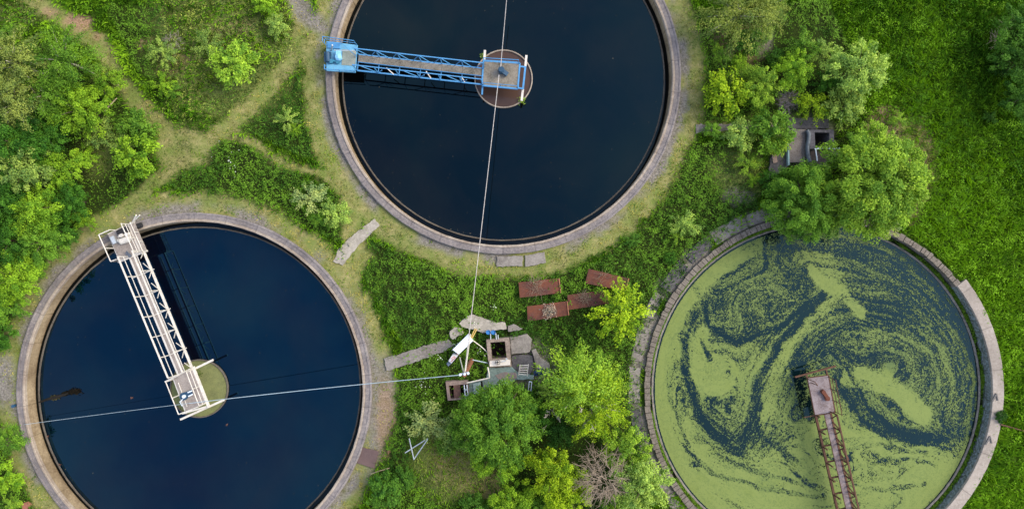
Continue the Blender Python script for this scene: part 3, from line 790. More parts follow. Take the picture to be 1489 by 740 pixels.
xs, LX, LY, val, DD, l2, rad = duckweed_cover()
N = len(xs)
vx = oC.x + LX * S; vy = oC.y - LY * S
mask = (val > 0.0) & (rad < 238.2)
fi = np.arange(N * N).reshape(N, N)
cells = mask[:-1, :-1] & (rad[:-1, :-1] < 236.8)
f = np.stack([fi[1:, :-1][cells], fi[1:, 1:][cells], fi[:-1, 1:][cells], fi[:-1, :-1][cells]], 1)
used, inv = np.unique(f, return_inverse=True)
zz = -0.505 + 0.012 * fbm(vx * 3, vy * 3, 2, 13)
jj = rng.uniform(-0.012, 0.012, (2, N, N))
vv = np.stack([(vx + jj[0]).ravel(), (vy + jj[1]).ravel(), zz.ravel()], 1)[used]
dens = np.clip(val * 0.75 + 0.06 * l2 + 0.10 * (DD > 0.9), 0, 1)
t = NT("duckweed"); p_ = t.pos()
n_ = t.noise(p_, 30, 3, 0.6); n2_ = t.noise(p_, 1.2, 4, 0.6)
colr = t.ramp(t.attr("dens"), [(0.0, (0.045, 0.085, 0.030)), (0.22, (0.100, 0.145, 0.036)), (0.6, (0.150, 0.195, 0.048))])
colr = t.mix(t.ramp(n_, [(0.35, 0.0), (0.7, 0.5)]), colr, (0.19, 0.24, 0.065))
colr = t.mix(t.ramp(n2_, [(0.5, 0.0), (0.8, 0.4)]), colr, (0.13, 0.175, 0.03))
M['duckweed'] = t.done(t.pbr(colr, 0.75, 0.25, 0, t.bump(n_, 0.5, 0.01)))
o = bpy.data.objects.new("duckweed", np_mesh("duckweed", vv, inv.reshape(f.shape), M['duckweed'], {'dens': ('POINT', dens.ravel()[used])}))
COL.objects.link(o); tag(o, "pale green duckweed swirling over the tank on the right", "duckweed", kind="stuff")
# greenish scum in the inlet well of the navy tank
b = MB(); b.disc((oB.x, oB.y), 1.87, -0.56, 90)
t = NT("green_scum"); p_ = t.pos()
cc = t.mix(t.ramp(t.noise(p_, 2.0, 6, 0.65), [(0.3, 0.0), (0.7, 1.0)]), (0.105, 0.115, 0.045), (0.165, 0.180, 0.062))
cc = t.mix(t.ramp(t.noise(p_, 14, 4, 0.7), [(0.45, 0.0), (0.7, 0.6)]), cc, (0.22, 0.22, 0.09))
o = b.build("scum", t.done(t.pbr(cc, 0.85, 0.2, 0, t.bump(t.noise(p_, 20, 3), 0.5, 0.01)))); tag(o, "matted olive green scum inside the inlet ring under the white bridge", "scum", kind="stuff")
# specks of leaf litter floating on the dark tanks
pts = []
for c0, cnt in ((oA, 230), (oB, 200)):
    for i in range(cnt):
        a = rng.uniform(0, 6.283); q = (rng.uniform(0.19, 0.985) ** 0.6 * 10.5 if rng.random() < 0.55 else 10.55 - abs(rng.normal()) * 0.16)
        pts.append((c0.x + q * math.cos(a), c0.y + q * math.sin(a), -0.643))
c = np.array(pts); nr = np.zeros_like(c); nr[:, 2] = 1
sz = rng.uniform(0.015, 0.05, len(c)) * np.where(rng.random(len(c)) < 0.06, 2.2, 1)
v, f = rhombi(c, nr, sz, sz * 0.7, rng)
o = bpy.data.objects.new("floating_litter", np_mesh("floating_litter", v, f, m_plain("litter", (0.10, 0.085, 0.055), 0.9, 0.2, 0.4)))
COL.objects.link(o); tag(o, "tiny specks of leaf litter floating on the dark water", "leaf litter", kind="stuff")

# ------------------------------------------------------------------ scraper bridges
def V3(c, z): return Vector((c[0], c[1], z))

def rail(mb, pts, h, r=0.022, mid=True, every=1.0):
    pts = [Vector(p) for p in pts]
    for a, b_ in zip(pts[:-1], pts[1:]):
        n = max(1, int(round((b_ - a).length / every)))
        for i in range(n + 1):
            q = a.lerp(b_, i / n)
            mb.tube([q, q + Vector((0, 0, h))], r, 6)
        mb.tube([a + Vector((0, 0, h)), b_ + Vector((0, 0, h))], r * 1.15, 6)
        if mid: mb.tube([a + Vector((0, 0, h * 0.5)), b_ + Vector((0, 0, h * 0.5))], r * 0.9, 6)

def span(root, O, E, sign, deck_w, tot, ht, npan, steel, deckm, zb=0.6, chord=0.085, web=0.045, broken=False, stubs=0, outer_rails=False):
    O = Vector((O.x, O.y, 0)); E = Vector((E.x, E.y, 0))
    u = (E - O).normalized(); Lg = (E - O).length; v = Vector((u.y, -u.x, 0)) * sign
    pt = lambda s, t_, z: O + u * s + v * t_ + Vector((0, 0, z))
    d = MB()
    npl = max(4, int(Lg / 1.3))
    for i in range(npl):
        s0, s1 = Lg * i / npl + 0.008, Lg * (i + 1) / npl - 0.008
        zz_ = zb + 0.06 + random.uniform(-0.006, 0.006)
        d.hexa([pt(s0, 0.03, zb + 0.02), pt(s1, 0.03, zb + 0.02), pt(s1, deck_w, zb + 0.02), pt(s0, deck_w, zb + 0.02)],
               [pt(s0, 0.03, zz_), pt(s1, 0.03, zz_), pt(s1, deck_w, zz_), pt(s0, deck_w, zz_)])
    d.build("walkway", deckm, root)
    for side, tt in ((0, 0.0), (1, tot)):
        m_ = MB()
        m_.bar(pt(0, tt, zb), pt(Lg, tt, zb), chord, chord * 1.3)
        full = not (broken and side == 1)
        if full:
            m_.bar(pt(0, tt, zb + ht), pt(Lg, tt, zb + ht), chord * 0.7, chord * 0.7)
            if outer_rails and side == 0: m_.tube([pt(0, tt, zb + ht * 0.55), pt(Lg, tt, zb + ht * 0.55)], web * 0.6, 6)
        for i in range(npan + 1):
            s = Lg * i / npan
            hh = ht if full else ht * (0.7 + 0.25 * (i % 2))
            m_.bar(pt(s, tt, zb), pt(s, tt, zb + hh), web, web)
            if i < npan and full and not (outer_rails and side == 0):
                s2 = Lg * (i + 1) / npan; q = (s2 - s) * 0.5
                if outer_rails:          # short knee braces either side of each post
                    m_.bar(pt(s + 0.03, tt, zb + 0.05), pt(s + q * 0.75, tt, zb + ht * 0.5), web * 0.8)
                    m_.bar(pt(s2 - 0.03, tt, zb + 0.05), pt(s2 - q * 0.75, tt, zb + ht * 0.5), web * 0.8)
                elif side == 0:
                    m_.bar(pt(s, tt, zb + ht), pt(s + q * 0.9, tt, zb), web * 0.8); m_.bar(pt(s2, tt, zb + ht), pt(s2 - q * 0.8, tt, zb), web * 0.8)
                elif i % 2 == 0: m_.bar(pt(s + q * 0.7, tt, zb + ht * 0.95), pt(s2, tt, zb + 0.05), web * 0.8)
                else: m_.bar(pt(s + q * 0.6, tt, zb + ht * 0.6), pt(s, tt, zb + 0.05), web * 0.8)
        m_.build("truss", steel, root)
    for i in range(npan + 1):
        s = Lg * i / npan
        ex = 0.34 if (stubs and i % stubs == 1) else 0.0
        zx = zb + 0.10 if outer_rails else zb - 0.05
        MB().bar(pt(s, -0.02 - ex, zx), pt(s, tot + 0.02 + ex * 0.6, zx), web * 1.1, web * 1.2).build("cross_beam", steel, root)
    # edge pipe along the deck
    MB().tube([pt(0, deck_w + 0.03, zb + 0.08), pt(Lg, deck_w + 0.03, zb + 0.08)], 0.026, 6).build("edge_pipe", steel, root)
    return pt

def plate(name, pxs, z0, z1, mat, root, zp=None):
    return MB().prism([tuple(P(x, y, zp if zp is not None else z1))[:2] for x, y in pxs], z0, z1, 0.01).build(name, mat, root)

# --- blue bridge
bA = thing("scraper_bridge", "blue painted steel scraper bridge over the top tank", "bridge", V3(oA, 0))
ptA = span(bA, P(522, 79.8, .6), P(703.5, 100.2, .6), 1, 0.47, 1.03, 1.35, 6, M['blue'], M['deck'], web=0.05)
for a_, b_ in (((561.8, 99), (573, 109)), ((619.5, 104), (627, 115)), ((671, 112), (676, 120))):
    MB().tube([P(*a_, .8), P(*b_, .62)], 0.035, 6).build('stay', M['white'], bA)
plate("rim_platform", [(474.5, 60), (520, 66), (517, 106), (474, 103.5)], 0.62, 0.70, M['bluepale'], bA)
plate("rim_platform_grating", [(498, 72), (518, 74), (516.5, 96), (496.5, 95)], 0.702, 0.72, m_concrete("greenish_grating", (0.27, 0.29, 0.24), (0.17, 0.19, 0.16), 0.1, 2), bA)
plate("side_panel", [(476, 60.5), (495, 62), (494, 71), (476, 70)], 0.705, 0.78, M['blue'], bA)
plate("side_panel", [(475, 93), (515, 97), (514.5, 105), (474.5, 103)], 0.705, 0.76, M['bluepale'], bA)
m_ = MB(); q = [P(x, y, .7) for x, y in ((475, 67), (475, 60.5), (519.5, 66.5))]; rail(m_, q, 1.0, 0.022)
m_.tube([P(497, 63, 1.7), P(519, 83, 0.8)], 0.02, 6); m_.build("railing", M['blue'], bA)
m_ = MB(); rail(m_, [P(474.5, 97, .7), P(474.3, 103.5, .7), P(516.5, 106, .7)], 0.45, 0.025, False); m_.build("railing", M['blue'], bA)
# legs with wheels that run on the rim
for y_ in (66, 99):
    w_ = MB(); c_ = P(479, y_, 0.42)
    w_.tube([c_ + Vector((0.0, -0.07, 0)), c_ + Vector((0.0, 0.07, 0))], 0.19, 18); w_.build("wheel", M['black'], bA)
m_ = MB(); m_.bar(P(477, 77, .72), P(477, 91, .72), 0.42, 0.36); m_.tube([P(476, 76, .95), P(477, 90, .95)], 0.14, 12); mo = m_.build("drive_motor", M['bluedark'], bA)
m_ = MB(); m_.tube([P(489, 84, .9), P(493, 83.5, .92), P(497, 83, .9)], [0.2, 0.25, 0.2], 12); m_.bar(P(489, 77.5, .95), P(496, 78, .95), 0.3, 0.2); m_.build("motor_cover", m_plain("sky_blue_cover", (0.22, 0.50, 0.72), 0.45, 0.5, 0.08), mo)
m_ = MB(); m_.cyl(P(482, 90, .8), 0.13, .72, .95, 10); m_.cyl(P(491, 91, .8), 0.1, .72, .9, 10); m_.bar(P(481, 88, .85), P(494, 90, .85), 0.12); m_.build("gear_box", m_plain("sea_blue_gear", (0.04, 0.20, 0.30), .5, .4, .3), mo)
m_ = MB(); m_.tube([P(482, 73, .75), P(483.5, 66, 1.5)], 0.05, 8); m_.tube([P(486, 73.5, 1.0), P(517, 74, 0.95)], 0.03, 6); m_.build("shaft", M['galv'], bA)
plate("centre_platform", [(703.4, 89.6), (755.5, 93), (752.6, 129), (701.5, 124)], 0.62, 0.70, M['deck'], bA)
m_ = MB()
cor = [P(x, y, .66) for x, y in ((703, 89), (756, 92.4), (753, 129.6), (701, 124.6))]
for i in range(4): m_.bar(cor[i], cor[(i + 1) % 4], 0.1, 0.13)
m_.bar(P(755.5, 97, .62), P(765, 98, .62), 0.09); m_.bar(P(752.5, 128, .62), P(761, 129.5, .62), 0.09)
m_.bar(P(764, 97, .6), P(760.5, 130, .6), 0.12, 0.12); m_.bar(P(704, 90, .5), P(701, 138, .5), 0.1, 0.1)
m_.build("platform_frame", M['blue'], bA)
m_ = MB(); rail(m_, [P(704, 97, .7), P(704, 90.5, .7), P(754, 93.5, .7)], 0.95, 0.022); m_.build("railing", M['blue'], bA)
m_ = MB(); rail(m_, [P(752.5, 128, .7), P(703, 123, .7)], 0.5, 0.018, False); m_.build("railing", M['blue'], bA)
for a_, b_ in (((765.5, 81), (764, 97)), ((760.5, 130), (758.5, 147)), ((705.2, 73.5), (704.2, 89))):
    MB().bar(P(*a_, .45), P(*b_, .45), 0.14, 0.12).build("support_beam", M['white'], bA)
m_ = MB(); m_.cyl(P(729, 104, .7), 0.2, 0.7, 1.15, 14); m_.bar(P(727, 101, .95), P(738, 109, .85), 0.26, 0.3); m_.cyl(P(728, 103, 1.1), 0.12, 1.15, 1.3, 12); m_.build("slip_ring_motor", M['bluedark'], bA)
m_ = MB(); m_.tube([P(725.5, 110, .7), P(725.5, 110, 2.2)], 0.035, 8); m_.tube([P(729, 93.5, .7), P(728, 97, 2.1)], 0.025, 8); m_.build("cable_mast", M['galv'], bA)
# weed tufts on the ring (grass caught on the beam ends)
def tuft(name, c, r_, n_, color, label, cat):
    cs = np.array([tuple(Vector(c) + Vector((random.gauss(0, r_), random.gauss(0, r_), abs(random.gauss(0, r_ * 0.6))))) for i in range(n_)])
    nr = rng.normal(size=cs.shape) * 0.5; nr[:, 2] = 1; nr /= np.linalg.norm(nr, axis=1, keepdims=True)
    v, f = rhombi(cs, nr, rng.uniform(0.08, 0.2, n_), rng.uniform(0.03, 0.07, n_), rng)
    o = bpy.data.objects.new(name, np_mesh(name, v - np.array(c), f, M['leaf'], {'tint': ('FACE', rng.random(n_))}))
    o.location = c; o.color = (*color, 1); COL.objects.link(o); tag(o, label, cat); return o
tuft("weed_tuft", P(759.5, 146, -.45), 0.12, 60, (0.20, 0.32, 0.04), "bright green weed tuft at the lower right of the murky inlet ring", "weed")
tuft("weed_tuft", P(703, 81, -.45), 0.10, 36, (0.16, 0.26, 0.04), "small green weed tuft on the upper left of the murky inlet ring", "weed")

# --- white bridge
bB = thing("scraper_bridge", "white painted steel scraper bridge over the lower left tank", "bridge", V3(oB, 0))
span(bB, P(188.6, 373, .6), P(259.5, 544, .6), -1, 0.46, 0.97, 1.35, 6, M['cream'], M['deckpale'], chord=0.11, web=0.045, stubs=2, outer_rails=True)
plate("rim_platform", [(157, 341), (185, 326), (203, 367), (174, 379)], 0.62, 0.70, M['deckpale'], bB)
plate("side_deck", [(187, 326), (195, 323.5), (213, 364), (204.5, 367)], 0.62, 0.69, M['deckpale'], bB)
m_ = MB(); rail(m_, [P(173, 335, .7), P(157, 342, .7), P(174, 380, .7), P(182, 377, .7)], 1.0, 0.03, False, 0.95); m_.build("railing", M['white'], bB)
m_ = MB(); rail(m_, [P(187.5, 326, .7), P(206, 367, .7)], 0.9, 0.028, True, 0.9); m_.bar(P(187, 327, .66), P(205, 368, .66), 0.08); m_.build("railing", M['cream'], bB)
m_ = MB(); rail(m_, [P(195.5, 324, .7), P(213.5, 365, .7)], 0.5, 0.025, False, 0.7); m_.build("railing", M['cream'], bB)
m_ = MB(); m_.bar(P(172, 381, .62), P(214, 364.5, .62), 0.12, 0.14); m_.bar(P(174, 379, .62), P(159, 343, .62), 0.07); m_.bar(P(157, 341, .62), P(196, 322, .62), 0.08); m_.build("platform_frame", M['white'], bB)
m_ = MB(); m_.tube([P(192, 325, .7), P(198, 313, 1.2)], 0.05, 8); m_.tube([P(194, 322, .8), P(203, 313, 1.3)], 0.045, 8); m_.build("lever", M['cream'], bB)
m_ = MB(); m_.tube([P(172, 339, .86), P(186, 333, .86)], 0.2, 18); m_.build("drive_wheel", M['black'], bB)
m_ = MB(); m_.tube([P(171, 349.5, .86), P(176, 351, .88), P(187, 347.5, .88), P(191, 345, .86)], [0.1, 0.2, 0.21, 0.1], 12); m_.cyl(P(178, 342, .8), 0.14, .7, 1.0, 12); m_.cyl(P(186, 341, .8), 0.13, .7, .98, 12); m_.bar(P(172, 345, .85), P(189, 339, .85), 0.1); m_.build("drive_motor", M['cream'], bB, smooth=False)
m_ = MB(); m_.bar(P(163, 344, .8), P(168, 354, .8), 0.24, 0.2); m_.build("cabinet", M['galv'], bB)
m_ = MB(); m_.bar(P(184, 367, .78), P(190, 373, .78), 0.16, 0.14); m_.tube([P(184, 365, .9), P(191, 373, .75)], 0.04, 6); m_.build("hose", m_plain("dark_grey_blue", (0.10, 0.115, 0.14), .6, .3), bB)
m_ = MB(); m_.tube([P(197, 330, .45), P(206, 327, .45)], 0.17, 16); m_.build("guide_wheel", M['black'], bB)
plate("centre_platform", [(252.3, 550), (281.5, 535), (300, 586), (270.5, 597.5)], 0.62, 0.70, M['deckpale'], bB)
m_ = MB(); m_.bar(P(280.5, 533, .63), P(304, 592, .63), 0.15, 0.15); m_.bar(P(240, 555, .63), P(283, 533, .63), 0.1); m_.bar(P(265, 601, .6), P(303, 590, .6), 0.1); m_.bar(P(252, 549, .62), P(270, 598, .62), 0.08)
m_.build("platform_frame", M['cream'], bB)
m_ = MB(); rail(m_, [P(252.3, 551, .7), P(270.5, 597, .7), P(298, 586.5, .7)], 1.0, 0.03, False, 1.1); m_.tube([P(259, 556, .72), P(272, 591, .72)], 0.03, 6); m_.build("railing", M['cream'], bB)
m_ = MB(); rail(m_, [P(281.5, 537, .7), P(299.7, 585, .7)], 1.0, 0.028, True, 1.1); m_.build("railing", M['cream'], bB)
for a_, b_ in (((262.5, 609.5), (326, 581)), ((283, 536), (310, 523))):
    MB().bar(P(*a_, .45), P(*b_, .45), 0.13, 0.12).build("support_beam", M['cream'], bB)
m_ = MB(); m_.cyl(P(268.5, 575.5, .7), 0.25, .7, .86, 20); m_.bar(P(271, 573, .8), P(279, 570, .8), 0.3, 0.18); mo = m_.build("slip_ring_motor", M['bluedark'], bB)
m_ = MB(); m_.cyl(P(268, 576, .9), 0.11, .862, 1.0, 14); m_.bar(P(273, 570.5, .93), P(279, 568, .93), 0.08); m_.bar(P(274, 576, .93), P(280, 573, .93), 0.08); m_.tube([P(267, 579, .8), P(261.5, 584, 1.0), P(265, 590, .8)], 0.03, 6); m_.build("motor_cap", M['sheetwhite'], mo)
m_ = MB(); m_.tube([P(276, 586, .7), P(276, 586, 2.2)], 0.035, 8); m_.build("cable_mast", M['galv'], bB)
tuft("weed_tuft", P(289, 545, -.5), 0.14, 40, (0.10, 0.14, 0.03), "low weeds on the scum inside the white bridge's inlet ring", "weed")

# --- rusty bridge
bC = thing("scraper_bridge", "rusty scraper bridge over the green duckweed tank", "bridge", V3(oC, 0))
span(bC, P(1207.0, 598, .6), P(1255, 806, .6), 1, 0.42, 0.97, 0.95, 9, M['rusty'], M['decklilac'], broken=True, chord=0.13, web=0.08)
plate("centre_platform", [(1174.6, 550), (1204, 546), (1213.5, 598.6), (1185.5, 603)], 0.62, 0.70, M['decklilac'], bC)
m_ = MB(); q = [P(x, y, .63) for x, y in ((1174, 549.5), (1204.5, 545.4), (1214.2, 599), (1185, 603.6))]
for i in range(4): m_.bar(q[i], q[(i + 1) % 4], 0.07, 0.12)
m_.build("platform_frame", M['rusty'], bC)
m_ = MB(); rail(m_, [P(1204.5, 548, .7), P(1213.5, 598, .7)], 1.0, 0.025, True, 0.8); m_.build("railing", M['rusty'], bC)
m_ = MB(); rail(m_, [P(1175, 551, .7), P(1179, 556, .7)], 1.0, 0.025, False, 0.8); m_.build("railing", M['rusty'], bC)
MB().tube([P(1184, 604, .7), P(1169, 606.5, .7)], 0.028, 6).build("stay", M['rusty'], bC)
for a_, b_ in (((1156, 548), (1215, 532)),):
    m_ = MB().bar(P(*a_, .5), P(*b_, .5), 0.1, 0.12); m_.bar(P(1172, 544, .5), P(1174, 550, .6), 0.09); m_.bar(P(1201, 536, .5), P(1203, 546, .6), 0.09); m_.build("support_beam", M['rusty'], bC)
m_ = MB(); m_.cyl(P(1195.5, 569, .7), 0.13, .7, .95, 12); m_.bar(P(1195, 567, .8), P(1203.5, 579, .8), 0.2, 0.22); m_.cyl(P(1203, 579, .8), 0.16, .7, .88, 12); m_.build("slip_ring_motor", M['rustplate'], bC)
m_ = MB(); m_.bar(P(1226, 653, .8), P(1233, 668, .8), 0.13); m_.build("bracket", M['rusty'], bC)
plate("rim_platform", [(1240, 806), (1264, 801), (1272, 835), (1248, 840)], 0.62, 0.70, M['decklilac'], bC)
# ------------------------------------------------------------------ cables and pole
def sag_cable(name, a, b_, sag, r, mat, label):
    a, b_ = Vector(a), Vector(b_); pts = []
    for i in range(25):
        s = i / 24; q = a.lerp(b_, s); q.z -= sag * 4 * s * (1 - s); pts.append(q)
    m_ = MB().tube(pts, r, 6)
    o = m_.build(name, mat, None, a)
    return tag(o, label, "cable")

pole_base = P(686, 523.5, 0); ptop = P(675.5, 545, 6.0)
po = thing("utility_pole", "brown wooden pole with white insulators standing by the valve pit", "pole", pole_base)
MB().tube([pole_base + Vector((0, 0, -0.2)), ptop], [0.16, 0.12], 12).build("post", M['wood'], po)
m_ = MB(); m_.bar(ptop + Vector((-0.28, 0.0, -0.12)), ptop + Vector((0.22, 0.12, -0.12)), 0.1, 0.1); m_.build("cross_arm", M['sheetwhite'], po)
for dx, dy in ((-0.25, 0.02), (0.0, 0.06), (0.2, 0.1)):
    MB().tube([ptop + Vector((dx, dy, -0.07)), ptop + Vector((dx, dy, 0.06)), ptop + Vector((dx, dy, 0.14))], [0.05, 0.085, 0.05], 10).build("insulator", M['sheetwhite'], po)
MB().tube([P(684, 486, 1.2), ptop + Vector((0, 0, -0.4))], 0.035, 6).build("brace", M['white'], po)
MB().tube([P(668.5, 519, 0.3), ptop + Vector((-0.05, 0, -0.3))], 0.035, 6).build("brace", M['white'], po)
MB().tube([P(687, 523, 0.9), P(709, 527.5, 0.5)], 0.03, 6).build("brace", M['cablegrey'], po)
mastA, mastB = P(725.5, 110, 2.2), P(276, 586, 2.2)
sag_cable("overhead_cable", ptop + Vector((0.0, 0.06, 0.12)), mastA, 0.25, 0.021, M['cable'], "pale overhead cable running from the wooden pole to the blue bridge")
sag_cable("overhead_cable", P(728, 97, 2.1), P(738.5, -22, 3.2), 0.1, 0.021, M['cable'], "pale overhead cable running from the blue bridge off the top edge")
sag_cable("overhead_cable", ptop + Vector((-0.25, 0.02, 0.12)), mastB, 0.35, 0.022, M['cablegrey'], "long pale cable from the wooden pole to the white bridge")
sag_cable("overhead_cable", mastB, P(35, 617, 0.45), 0.12, 0.012, M['cablegrey'], "thin grey cable from the white bridge to the left rim of its tank")

# ------------------------------------------------------------------ the valve pit between the tanks
def slab(name, pts, z1, mat, label, cat="slab", z0=-0.15, group=None, rough=True):
    if rough:                     # broken edges
        out = []
        for i, p_ in enumerate(pts):
            q_ = pts[(i + 1) % len(pts)]
            out.append(p_)
            nseg = max(2, int(math.hypot(q_[0] - p_[0], q_[1] - p_[1]) / 4))
            for k_ in range(1, nseg):
                out.append((p_[0] + (q_[0] - p_[0]) * k_ / nseg + random.uniform(-1.0, 1.0), p_[1] + (q_[1] - p_[1]) * k_ / nseg + random.uniform(-1.0, 1.0)))
        pts = out
    w_ = [tuple(P(x, y, z1))[:2] for x, y in pts]
    c_ = Vector((sum(p[0] for p in w_) / len(w_), sum(p[1] for p in w_) / len(w_), 0))
    o = MB().prism(w_, z0, z1, 0.02).build(name, mat, None, c_)
    return tag(o, label, cat, group)

def z5(*pts): return [Z5(x, y) for x, y in pts]
slab("concrete_slab", z5((185, 100), (225, 65), (280, 35), (340, 55), (430, 88), (515, 95), (525, 140), (440, 150), (350, 168), (270, 140), (205, 125)), 0.34, M['slabpale'], "long pale broken concrete slab above the white cabinet and blue buckets")
slab("concrete_slab", z5((535, 118), (575, 105), (640, 138), (600, 155), (538, 158)), 0.32, M['slab'], "small grey slab at the right tip of the long pale slab")
slab("concrete_slab", z5((118, 155), (150, 125), (200, 135), (218, 172), (140, 215), (122, 200)), 0.32, M['slabpale'], "squarish pale slab between the long slab and the paved strip to the left tank")
slab("concrete_slab", z5((548, 195), (600, 190), (670, 175), (708, 215), (700, 275), (690, 305), (620, 315), (560, 322)), 0.36, M['slab'], "large grey slab right of the square pit opening")
slab("concrete_slab", z5((705, 290), (735, 280), (770, 350), (830, 385), (835, 420), (745, 425), (725, 360)), 0.34, M['slab'], "sloping grey slab just above the blue tarpaulin")
slab("concrete_slab", z5((562, 335), (640, 322), (712, 330), (715, 420), (690, 470), (600, 470), (565, 440)), 0.22, M['slabdark'], "dark sunken slab under the white ladder")
slab("paved_strip", [(558, 521), (590, 512), (628, 499), (652, 493), (660, 502), (640, 513), (600, 528), (562, 539)], 0.12, M['slab'], "grey paved strip leading from the left tank rim to the valve pit", "paving")
slab("paved_strip", [(545, 318), (552, 328), (520, 358), (498, 386), (484, 380), (492, 362), (515, 340)], 0.05, M['slabpale'], "short pale concrete strip bridging the gap between the two dark tanks", "paving")
slab("paved_strip", [(1012, 181), (1060, 180), (1110, 183), (1150, 178), (1152, 186), (1060, 190), (1012, 195)], 0.06, M['slab'], "narrow concrete strip from the top tank to the sluice pit", "paving")
for pts, lab in (([(722, 373), (760, 372), (760, 387), (722, 388)], "left one of two grey slabs against the lower rim of the top tank"),
                 ([(763, 371), (792, 366), (794, 382), (764, 388)], "right one of two grey slabs against the lower rim of the top tank")):
    slab("concrete_slab", pts, 0.10, M['slab'], lab)

vp = thing("valve_pit", "square concrete valve pit with a dark opening and white sluice beam", "pit", P(725, 512, 0))
def ring_quad(outer, inner, z0, z1, zin, mat, name, root):
    o_ = [P(x, y, z1) for x, y in outer]; i_ = [P(x, y, z1) for x, y in inner]
    m_ = MB()
    for k_ in range(4):
        a, b_, c_, d_ = o_[k_], o_[(k_ + 1) % 4], i_[(k_ + 1) % 4], i_[k_]
        m_.add([a, b_, c_, d_], [(3, 2, 1, 0)])
        m_.add([(a.x, a.y, z0), (b_.x, b_.y, z0), b_, a], [(0, 1, 2, 3)])
        m_.add([(d_.x, d_.y, zin), (c_.x, c_.y, zin), c_, d_], [(3, 2, 1, 0)])
    return m_.build(name, mat, root)
ring_quad(z5((380, 216), (545, 200), (562, 408), (398, 414)), z5((408, 236), (514, 228), (526, 345), (420, 356)), -0.2, 0.55, -1.8, m_concrete("brownish_pit_wall", (0.25, 0.20, 0.16), (0.14, 0.11, 0.09), 0.1), "wall", vp)
MB().prism([tuple(P(*Z5(x, y), -1.0))[:2] for x, y in ((395, 220), (525, 212), (540, 365), (405, 372))], -1.3, -1.0).build("floor", m_concrete("silted_floor", (0.045, 0.028, 0.022), (0.022, 0.014, 0.012), 0.0, 2), vp)
m_ = MB(); m_.prism([tuple(P(*Z5(x, y), .8))[:2] for x, y in ((402, 370), (530, 358), (552, 364), (552, 398), (404, 409))], 0.58, 0.80, 0.02); sb = m_.build("sluice_beam", M['white'], vp)
m_ = MB()
c_ = P(*Z5(462, 377), 1.0)
m_.lathe(c_, [(0.17, -0.02), (0.17, 0.02), (0.14, 0.02), (0.14, -0.02)], 20)
for k_ in range(2): m_.bar(c_ + Vector((math.cos(k_ * 1.57), math.sin(k_ * 1.57), 0)) * 0.15, c_ - Vector((math.cos(k_ * 1.57), math.sin(k_ * 1.57), 0)) * 0.15, 0.03)
m_.cyl(c_, 0.04, 0.8, 1.05, 8); m_.build("handwheel", M['black'], sb)
m_ = MB(); m_.cyl(P(*Z5(525, 352), .8), 0.06, .8, .9, 10); m_.bar(P(*Z5(490, 373), .85), P(*Z5(520, 368), .85), 0.05); m_.build("spindle", M['galv'], sb)
slab("concrete_slab", z5((398, 418), (562, 412), (605, 450), (722, 470), (722, 498), (600, 500), (500, 560), (360, 600), (252, 600), (252, 522), (380, 500)), 0.42, M['teal'], "stained teal and reddish concrete slab below the square pit, half under the trees")
slab("brick_patch", z5((440, 470), (500, 450), (590, 452), (600, 490), (540, 510), (470, 500)), 0.445, m_concrete("red_rubble", (0.20, 0.15, 0.13), (0.15, 0.15, 0.14), 0.1, 3), "reddish crumbled brick patch on the teal stained slab", "rubble", 0.40)
m_ = [("pale_board", z5((283, 532), (340, 520), (342, 604), (290, 606)), 0.47)]
slab("concrete_cover", m_[0][1], 0.48, m_concrete("pale_teal_cover", (0.26, 0.33, 0.31), (0.16, 0.22, 0.21), 0.05), "pale teal square cover beside the white pipe handrail", "cover", 0.43, None, False)
pt_ = thing("inlet_chamber", "low brown concrete chamber with two dark slots at the end of the handrail", "chamber", P(660, 568, 0))
ring_quad(z5((88, 516), (248, 508), (262, 640), (104, 652)), z5((110, 545), (238, 534), (248, 628), (124, 640)), -0.2, 0.45, -1.2, m_concrete("chamber_wall", (0.24, 0.18, 0.15), (0.14, 0.10, 0.085), 0.1), "wall", pt_)
MB().prism([tuple(P(*Z5(x, y), -0.9))[:2] for x, y in ((106, 540), (240, 530), (252, 630), (122, 645))], -1.2, -0.9).build("floor", M['pit'], pt_)
MB().prism([tuple(P(*Z5(x, y), .40))[:2] for x, y in ((143, 538), (190, 532), (202, 632), (150, 640))], 0.30, 0.40, 0.01).build("cover_board", m_plain("brown_board", (0.115, 0.065, 0.05), .85, .2, .3), pt_)
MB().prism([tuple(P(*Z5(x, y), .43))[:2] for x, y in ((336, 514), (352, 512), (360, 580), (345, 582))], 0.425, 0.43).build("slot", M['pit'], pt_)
hr = thing("pipe_handrail", "white bent pipe handrail along the edge of the stained slab", "handrail", P(*Z5(380, 495), 0.4))
m_ = MB(); m_.tube([P(*Z5(240, 526), .9), P(*Z5(320, 508), .9), P(*Z5(385, 494), .9), P(*Z5(403, 488), .9), P(*Z5(398, 450), .9), P(*Z5(390, 412), .9)], 0.045, 8); m_.build("top_rail", M['white'], hr)
for q in ((270, 520), (330, 506), (385, 494), (392, 415)):
    MB().tube([P(*Z5(*q), .4), P(*Z5(*q), .9)], 0.035, 8).build("post", M['white'], hr)
sl = thing("sluice_gate", "pair of white upright steel channels leaning over the dark slots", "sluice gate", P(*Z5(235, 600), 0.4))
for dx in (0, 20):
    MB().bar(P(*Z5(222 + dx, 540), .75), P(*Z5(232 + dx, 652), .60), 0.06, 0.1).build("channel_bar", M['sheetwhite'], sl)
for a_, b_, z_, w_ in (((222, 622), (255, 618), .70, 0.14), ((232, 648), (252, 656), .72, 0.14), ((228, 575), (244, 572), .8, 0.08)):
    MB().bar(P(*Z5(*a_), z_), P(*Z5(*b_), z_), w_, 0.06).build("tie_plate", M['galv'], sl)

